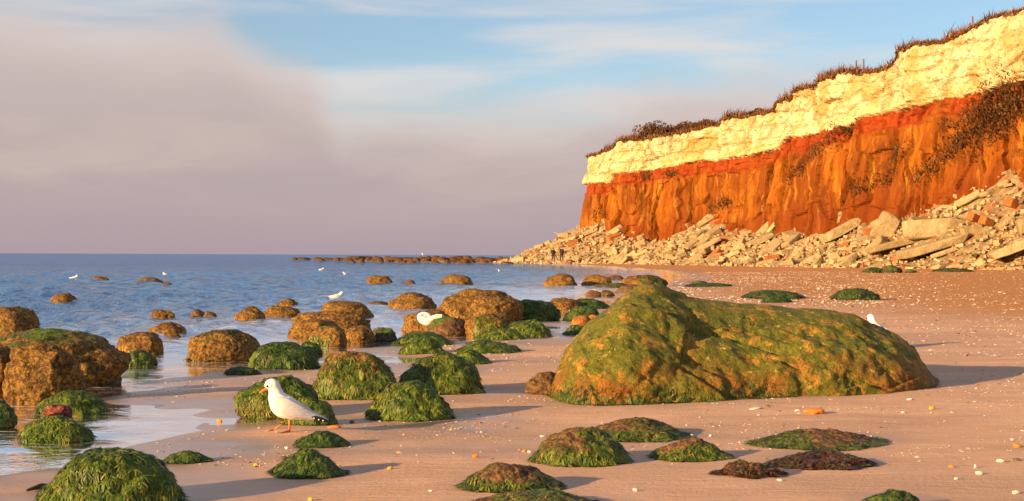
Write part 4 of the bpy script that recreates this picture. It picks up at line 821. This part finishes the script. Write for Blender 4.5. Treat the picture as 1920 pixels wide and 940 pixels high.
# ------------------------------------------------------------------ gulls
M['white'] = plain('white_feathers', (.78, .76, .74), .7, .06, 60); M['grey'] = plain('grey_feathers', (.52, .51, .54), .7, .10, 60); M['feather'] = plain('pale_feathers', (.62, .60, .60), .7, .08, 60); M['black'] = plain('black_feathers', (.02, .02, .022), .6)
M['bill'] = plain('orange_bill', (.55, .16, .03), .45, .2, 90); M['leg'] = plain('orange_leg', (.58, .15, .03), .5, .2, 90); M['eye'] = plain('dark_eye', (.01, .01, .01), .15)
K_ = .00045
def P2(pts, ox=520, oz=835): return np.array([((x - ox) * K_, (oz - y) * K_) for x, y in pts])
def blob(c, r, n=2):
    v, f = ICO[3]; return v * np.asarray(r) + np.asarray(c), [tuple(q) for q in f]
def gull(loc, rz, label, legs='walk', s=1., group=None, neck=0.):
    g = empty('gull', loc, rz, s); tag(g, label, 'gull', group)
    dz = 0 if legs else -.105
    if not legs: g.rotation_euler = (0, -.36, rz)
    up = lambda a: a + np.array([0, dz])
    sp = up(P2([(246, 282), (268, 270), (300, 258), (338, 262), (364, 318), (392, 408), (455, 500), (560, 556), (680, 602), (790, 638), (900, 668), (1005, 698)]))
    r = np.array([14, 46, 70, 80, 78, 112, 146, 130, 88, 48, 24, 6]) * K_
    v, f = loft(sp, r * np.array([.9, .9, .88, .86, .9, .9, .92, .95, .95, 1, 1.4, 2.4]), r, 20, 60); mk('body', v, f, M['white'], g)
    for sgn in (-1, 1):
        wsp = up(P2([(350, 395), (400, 440), (500, 505), (640, 565), (800, 625), (930, 668), (1010, 694)])); wz = np.array([10, 62, 100, 88, 52, 28, 8]) * K_
        wo_ = sgn * np.array([86, 104, 118, 108, 72, 40, 22]) * K_
        v, f = loft(wsp, np.array([10, 26, 34, 30, 22, 12, 5]) * K_, wz, 14, 40, wo_); wing = mk('wing', v, f, M['grey'], g)
        for k in range(4):
            fsp = up(P2([(455 + 62 * k, 590 - 6 * k), (620 + 55 * k, 628 - 2 * k), (790 + 42 * k, 662 + 3 * k)])); v, f = loft(fsp, np.array([4, 7, 3]) * K_, np.array([6, 13, 4]) * K_, 8, 14, sgn * np.array([128 - 8 * k, 116 - 12 * k, 74 - 12 * k]) * K_); mk('feather', v, f, M['feather'], wing)
        tsp = up(P2([(800, 632), (860, 655), (950, 682), (1038, 708)])); v, f = loft(tsp, np.array([8, 20, 16, 4]) * K_, np.array([10, 30, 22, 6]) * K_, 12, 20, sgn * np.array([82, 66, 44, 26]) * K_); tip = mk('wing_tip', v, f, M['black'], wing)
        if legs:
            pr = [blob((q[0], sgn * o_ * K_, q[1]), (.0045, .002, .0035)) for q, o_ in zip(up(P2([(835, 655), (893, 674), (945, 688)])), (92, 82, 66))]; v, f = join(pr); mk('feather_spots', v, f, M['white'], tip)
        ec = up(P2([(275, 268)]))[0]; v, f = blob((ec[0], sgn * .0245, ec[1]), (.0066, .0045, .0066)); mk('eye', v, f, M['eye'], g)
        ec = up(P2([(322, 262)]))[0]; v, f = blob((ec[0], sgn * .0285, ec[1]), (.006, .004, .010)); mk('ear_spot', v, f, M['black'] if not legs else M['grey'], g)
    bsp = up(P2([(268, 300), (235, 316), (205, 332), (178, 362)])); v, f = loft(bsp, np.array([15, 13, 9, 2]) * K_, np.array([22, 18, 13, 3]) * K_, 10, 20); mk('bill', v, f, M['bill'], g)
    if legs == 'walk':
        for pts, y in (([(495, 660), (480, 720), (410, 752), (355, 800)], -.022), ([(540, 650), (540, 720), (536, 770), (541, 826)], .022)):
            p = P2(pts); v1 = tube([(a, y, b_) for a, b_ in p], [.0085, .006, .0048, .005], 8); a, b_ = p[-1]; fr_y = (-.045, -.04, 0)
            toe = [tube([(a, y, b_ + .003), (a - .026, y + dy_ * .6, b_ - .001), (a - .042, y + dy_, b_ - .004)], [.0045, .0035, .002], 6) for dy_ in (-.02, 0, .02)]
            web = (np.array([(a, y, b_ + .003), (a - .038, y - .018, b_ - .003), (a - .036, y, b_ - .002), (a - .038, y + .018, b_ - .003), (a, y, b_ - .001)]), [(0, 1, 2), (0, 2, 3), (4, 2, 1), (4, 3, 2)])
            v, f = join([v1] + toe + [web]); mk('leg', v, f, M['leg'], g)
    elif legs == 'stand':
        for y in (-.022, .022):
            v, f = tube([(0, y, .085), (.004, y, .045), (0, y, .002)], [.008, .005, .005], 8); mk('leg', v, f, M['leg'], g)
    return g
X, Y, z = gpt(541, 812); gull((X, Y, z + .002), .12, 'white and pale grey gull walking left on the sand with one leg lifted', 'walk')
for px, py, flip, lab, sc_ in ((629, 563, math.pi, 'nearest swimming gull, facing right, behind the middle boulder cluster', 1.), (138, 525, math.pi, 'swimming gull left of the far low boulder at the left', 1.), (313, 519, 0, 'swimming gull just right of the long low boulder', 1.), (602, 508, math.pi, 'far swimming gull, left of the two out in the middle', 1.), (648, 516, .4, 'far swimming gull, right of the two out in the middle', .8), (937, 510, .9, 'lone swimming gull beyond the biggest brown boulder', .9)):
    X, Y = wpt(px, py); gull((X, Y, .035), flip + random.uniform(-.2, .2), lab, None, sc_ * 1.05)
X, Y = (1643 - 960) / F * 14.6, 14.6; zg = float(gz(np.array([X]), np.array([Y]))[0]); zt = zat(1643, 590, Y); gs = (zt - zg) / .292
gull((X + .02, Y, zg), -1.0, 'gull standing behind the big mossy boulder, only its head showing', 'stand', gs)
Yd = 235; gull(((793 - 960) / F * Yd, Yd, zat(793, 480, Yd)), .2, 'tiny white gull perched on the distant line of rocks', 'stand', 1.7)
# preening gull on its rock
ro, rv = ROCKS['perch']; kx_ = .00169
pk = rv[(np.abs(960 + F * rv[:, 0] / rv[:, 1] - 806) < 8) & (rv[:, 2] > .02)]; pk = pk[np.argsort(pk[:, 1])]; pt = pk[np.argmin(np.abs(hy(806) - F * (pk[:, 2] - CAMH) / pk[:, 1] - 616))]
g = empty('gull', (float(pt[0]), float(pt[1]), float(pt[2]))); tag(g, 'white gull preening with its head tucked back on a brown boulder', 'gull')
P3 = lambda pts: np.array([((x - 1512) * kx_, (618 - y) * kx_) for x, y in pts])
v, f = loft(P3([(1612, 604), (1585, 594), (1545, 583), (1500, 568), (1468, 550), (1452, 532), (1458, 516), (1480, 509), (1506, 518), (1524, 534), (1530, 542)]), np.array([6, 13, 24, 34, 34, 27, 19, 15, 16, 12, 3]) * kx_, np.array([4, 9, 19, 31, 33, 24, 15, 12, 15, 12, 3]) * kx_, 20, 64); mk('body', v, f, M['white'], g)
v, f = loft(P3([(1500, 560), (1535, 548), (1575, 540), (1612, 542)]), np.array([8, 10, 8, 5]) * kx_, np.array([14, 20, 27, 29]) * kx_, 14, 30, np.array([-30, -28, -24, -20]) * kx_); mk('wing', v, f, M['white'], g)
v, f = loft(P3([(1480, 560), (1530, 572), (1590, 594), (1640, 606)]), np.array([8, 12, 10, 3]) * kx_, np.array([20, 24, 14, 3]) * kx_, 14, 30, np.array([28, 30, 22, 10]) * kx_); wg = mk('wing', v, f, M['grey'], g)
v, f = loft(P3([(1575, 590), (1605, 597), (1645, 603)]), np.array([6, 7, 2]) * kx_, np.array([5, 6, 2]) * kx_, 10, 14, np.array([-16, -13, -9]) * kx_); mk('wing_tip', v, f, M['black'], wg)
v, f = loft(P3([(1526, 538), (1536, 550), (1540, 562)]), np.array([5, 4, 1]) * kx_, np.array([5, 4, 1]) * kx_, 8, 10); mk('bill', v, f, M['bill'], g)
for y in (-.02, .02):
    v, f = tube([(-.03, y, .06), (-.034, y, .03), (-.03, y, -.01)], [.008, .005, .006], 8); mk('leg', v, f, M['leg'], g)

# ------------------------------------------------------------------ two walkers
def skinned(name, pts, edges, rad, mat, parent, sub=2):
    me = bpy.data.meshes.new(name); me.from_pydata(pts, edges, []); me.materials.append(mat); o = bpy.data.objects.new(name, me); COL.objects.link(o); o.parent = parent
    sk = o.modifiers.new('skin', 'SKIN'); o.modifiers.new('sub', 'SUBSURF').levels = sub; o.modifiers['sub'].render_levels = sub; sk.use_smooth_shade = True
    if not me.skin_vertices: bpy.context.view_layer.objects.active = o
    for i, r in enumerate(rad): me.skin_vertices[0].data[i].radius = (r, r) if not hasattr(r, '__len__') else r
    me.skin_vertices[0].data[0].use_root = True
    return o
M['skin'] = plain('skin', (.45, .27, .19), .6, .1); M['coat'] = plain('dark_coat', (.022, .018, .022), .85); M['coat2'] = plain('dark_brown_coat', (.035, .02, .016), .85); M['jean'] = plain('blue_jeans', (.05, .06, .09), .85); M['trouser'] = plain('dark_trousers', (.025, .02, .02), .85); M['hair'] = plain('dark_hair', (.02, .013, .01), .7)
def person(px, foot, headtop, label, coat, trs, stride, pack):
    Yp = 168.; zf = zat(px, foot, Yp); ht = zat(px, headtop, Yp) - zf; k = ht / 1.75
    g = empty('person', ((px - 960) / F * Yp, Yp, zf), .3, k); tag(g, label, 'person')
    st_ = stride
    pts = [(0, 0, .95), (0, 0, 1.15), (0, .01, 1.40), (0, .01, 1.50), (0, -.01, 1.60), (0, -.02, 1.70),
           (-.09, 0, .90), (-.10, st_ * .5, .50), (-.10, st_, .09), (-.10, st_ - .13, .035), (.09, 0, .90), (.10, -st_ * .4, .50), (.10, -st_ * .8, .09), (.10, -st_ * .8 - .13, .035),
           (-.19, .01, 1.40), (-.24, -.02, 1.14), (-.22, -.10, .92), (.19, .01, 1.40), (.24, .04, 1.14), (.23, -.02, .90)]
    ed = [(0, 1), (1, 2), (2, 3), (3, 4), (4, 5), (0, 6), (6, 7), (7, 8), (8, 9), (0, 10), (10, 11), (11, 12), (12, 13), (2, 14), (14, 15), (15, 16), (2, 17), (17, 18), (18, 19)]
    rad = [.14, .13, .14, .055, .085, .07, .085, .06, .04, .035, .085, .06, .04, .035, .06, .045, .035, .06, .045, .035]
    body = skinned('body', pts, ed, rad, M['skin'], g)
    jp = [pts[0], pts[1], pts[2], (0, .01, 1.47), pts[14], pts[15], (-.22, -.085, .97), pts[17], pts[18], (.23, -.005, .95), (0, 0, .80)]
    skinned('jacket', jp, [(0, 1), (1, 2), (2, 3), (2, 4), (4, 5), (5, 6), (2, 7), (7, 8), (8, 9), (0, 10)], [.20, .18, .17, .085, .085, .065, .055, .085, .065, .055, .19], coat, g)
    skinned('trousers', [pts[0], pts[6], pts[7], (-.10, st_ * .97, .10), pts[10], pts[11], (.10, -st_ * .78, .10)], [(0, 1), (1, 2), (2, 3), (0, 4), (4, 5), (5, 6)], [.15, .11, .08, .062, .11, .08, .062], trs, g)
    v, f = blob((0, .015, 1.675), (.098, .115, .10)); mk('hair', v, f, M['hair'], g)
    if pack: skinned('backpack', [(0, -.22, 1.38), (0, -.24, 1.2), (0, -.22, 1.02)], [(0, 1), (1, 2)], [.11, .14, .12], coat, g, 1)
    else:
        v, f = tube([(-.06, -.075, .06), (-.06, -.02, .06)], .03, 8)
person(1037, 491, 464.5, 'left walker in a dark jacket and blue-grey trousers on the distant beach', M['coat'], M['jean'], .12, False)
person(1053, 491, 462.5, 'right walker, slightly taller and all in dark clothes, on the distant beach', M['coat2'], M['trouser'], .22, True)

# ------------------------------------------------------------------ stones, shells and driftwood one can pick out
def pebble(px, py, w, hpx, col, label, name='stone', cat='stone', flat=1.):
    X, Y, z = gpt(px, py); k = len(PEB) + 1; wd = w / F * Y; v, f = ICO[3]; v = v.copy(); rad = 1 + .28 * fbm(v[:, 0] * 1.4 + k * 3.1, v[:, 1] * 1.4, v[:, 2] * 1.4, 2)
    v = v * rad[:, None] * np.array([wd / 2, wd * .30, hpx / F * Y * .45]) * (.78 if name == 'shell' else 1); o = mk(name, v, f, M[col], loc=(X, Y, z + hpx / F * Y * .28)); o.rotation_euler = (0, random.uniform(-.15, .15), random.uniform(-.5, .5)); PEB.append(o); return tag(o, label, cat)
PEB = []
M['p_orange'] = plain('orange_pebble', (.62, .20, .03), .6, .35, 45); M['p_yellow'] = plain('yellow_pebble', (.66, .36, .04), .5, .25, 60); M['p_white'] = plain('white_shell', (.74, .66, .55), .5, .15, 60); M['p_brown'] = plain('brown_pebble', (.12, .07, .05), .6, .3, 60)
for a in ((1527, 776, 40, 15, 'p_orange', 'orange and yellow stone on the sand in front of the big mossy boulder'), (1749, 768, 13, 9, 'p_yellow', 'small round yellow pebble right of the orange stone on the sand'), (629, 803, 26, 8, 'p_orange', 'flat orange-red stone just behind the walking gull'),
          (893, 858, 11, 9, 'p_orange', 'small orange pebble left of the brown-backed weedy rock'), (984, 848, 10, 6, 'p_orange', 'orange pebble beside the left foot of the brown-backed rock'), (482, 874, 10, 8, 'p_yellow', 'yellow pebble left of the hat-shaped weed clump'), (733, 880, 11, 7, 'p_yellow', 'yellow pebble right of the hat-shaped weed clump'), (584, 939, 10, 9, 'p_yellow', 'yellow pebble at the bottom edge left of centre'),
          (661, 794, 9, 8, 'p_brown', 'round brown pebble near the flat orange-red stone'), (533, 862, 14, 9, 'p_brown', 'dark brown pebble at the left of the hat-shaped weed clump'), (1786, 877, 12, 6, 'p_orange', 'flat orange pebble on the right foreground sand'), (1909, 839, 16, 10, 'p_orange', 'orange stone near the right picture edge'), (413, 791, 10, 7, 'p_orange', 'small orange pebble left of the walking gull'), (1908, 864, 14, 7, 'p_brown', 'dark pebble near the right edge below the orange stone')):
    pebble(*a)
for a in ((1878, 867, 19, 9, 'whitish oval pebble near the right edge of the sand'), (1838, 890, 19, 10, 'cream oval pebble with a long shadow, right foreground'), (1831, 878, 9, 11, 'small upright white shell above the cream oval pebble'), (1907, 926, 22, 10, 'pale stone in the bottom right corner'), (1795, 900, 11, 8, 'white pebble left of the cream oval pebble'), (1544, 835, 16, 6, 'white shell lying on the flat sand-covered rock'), (1583, 853, 18, 6, 'white shell at the top of the matted seaweed clump'), (1464, 902, 14, 6, 'white shell fragment below the thin spread of seaweed'), (1900, 826, 11, 6, 'curved white shell near the right edge, above the orange stone'),
          (1019, 820, 14, 6, 'bright cream shell left of the long low weedy rock'), (1193, 921, 12, 9, 'bright white shell in the bottom middle sand'), (1334, 819, 9, 7, 'right of two white shells by the sand-dusted rock'), (1299, 818, 9, 6, 'left of two white shells by the sand-dusted rock'), (994, 849, 11, 6, 'white shell touching the brown-backed rock'), (539, 842, 11, 7, 'white shell above the hat-shaped weed clump'), (809, 922, 9, 6, 'white shell in the bottom left-of-centre sand'), (1417, 767, 32, 4, 'long thin white shell in front of the big mossy boulder'), (1707, 750, 15, 5, 'flat pale shell right of the big mossy boulder front'), (1496, 771, 13, 5, 'small white shell left of the orange and yellow stone'), (1695, 775, 13, 6, 'white shell fragment between the orange stone and the yellow pebble')):
    pebble(a[0], a[1], a[2], a[3], 'p_white', a[4], 'shell', 'shell')
M['wood'] = plain('wet_driftwood', (.06, .035, .02), .7)
a = gpt(52, 925); b_ = gpt(78, 917); c_ = gpt(97, 915); v, f = tube(np.array([a, b_, c_]) + np.array([0, 0, .012]) - np.array(b_), [.006, .012, .005], 8); tag(mk('driftwood', v, f, M['wood'], loc=b_), 'dark driftwood stick beside the bottom left green rock', 'driftwood')

# uncountable shell grit
def field(n, xr, yr, dens, size, seed, pal, p):
    r = np.random.default_rng(seed); out = []
    while sum(map(len, out)) < n:
        y = yr[0] + (yr[1] - yr[0]) * r.random(n * 2); x = (xr[0] + (xr[1] - xr[0]) * r.random(n * 2)) * y; k = r.random(n * 2) < dens(x, y); out.append(np.stack([x, y], 1)[k])
    q = np.concatenate(out)[:n]; z = gz(q[:, 0], q[:, 1]); k = z > .004; q = q[k]; z = z[k]; m_ = len(q)
    return np.stack([q[:, 0], q[:, 1], z + size * .12], 1), size * np.clip(np.exp(r.normal(0, .45, m_)), .4, 2.4), np.array(pal)[r.choice(len(pal), m_, p=p)] * (.8 + .3 * r.random((m_, 1)))
PAL = [(.70, .60, .50), (.60, .44, .30), (.10, .07, .06), (.50, .20, .07), (.60, .36, .08)]
clus = lambda sc_, lo, hi: (lambda x, y: .12 + sstep(fbm(x * sc_, y * sc_ * 1.6, 5., 3), lo, hi))
A1 = field(5200, (-.30, .40), (6.5, 15), clus(1.1, -.05, .5), .0065, 31, PAL, [.5, .2, .13, .1, .07])
A2 = field(3600, (-.05, .42), (13, 34), clus(.6, 0., .5), .013, 32, PAL, [.55, .2, .15, .07, .03])
def bankd(x, y):
    px = 960 + F * x / y; return sstep(px, 1180, 1300) * sstep(px, 1800, 1480) * (.25 + sstep(fbm(x * .35, y * .12, 5., 3), -.25, .25)) + .10 * sstep(px, 1400, 1600)
A3 = field(7500, (.08, .42), (26, 85), bankd, .024, 33, PAL, [.55, .2, .15, .06, .04])
pp, szs, cs = (np.concatenate(q) for q in zip(A1, A2, A3))
o = stuff(scatter('shell_grit', pp, szs, cs, M['pieces'], .4, 8)); tag(o, 'scattered broken shells and grit strewn over the sand', 'shells')
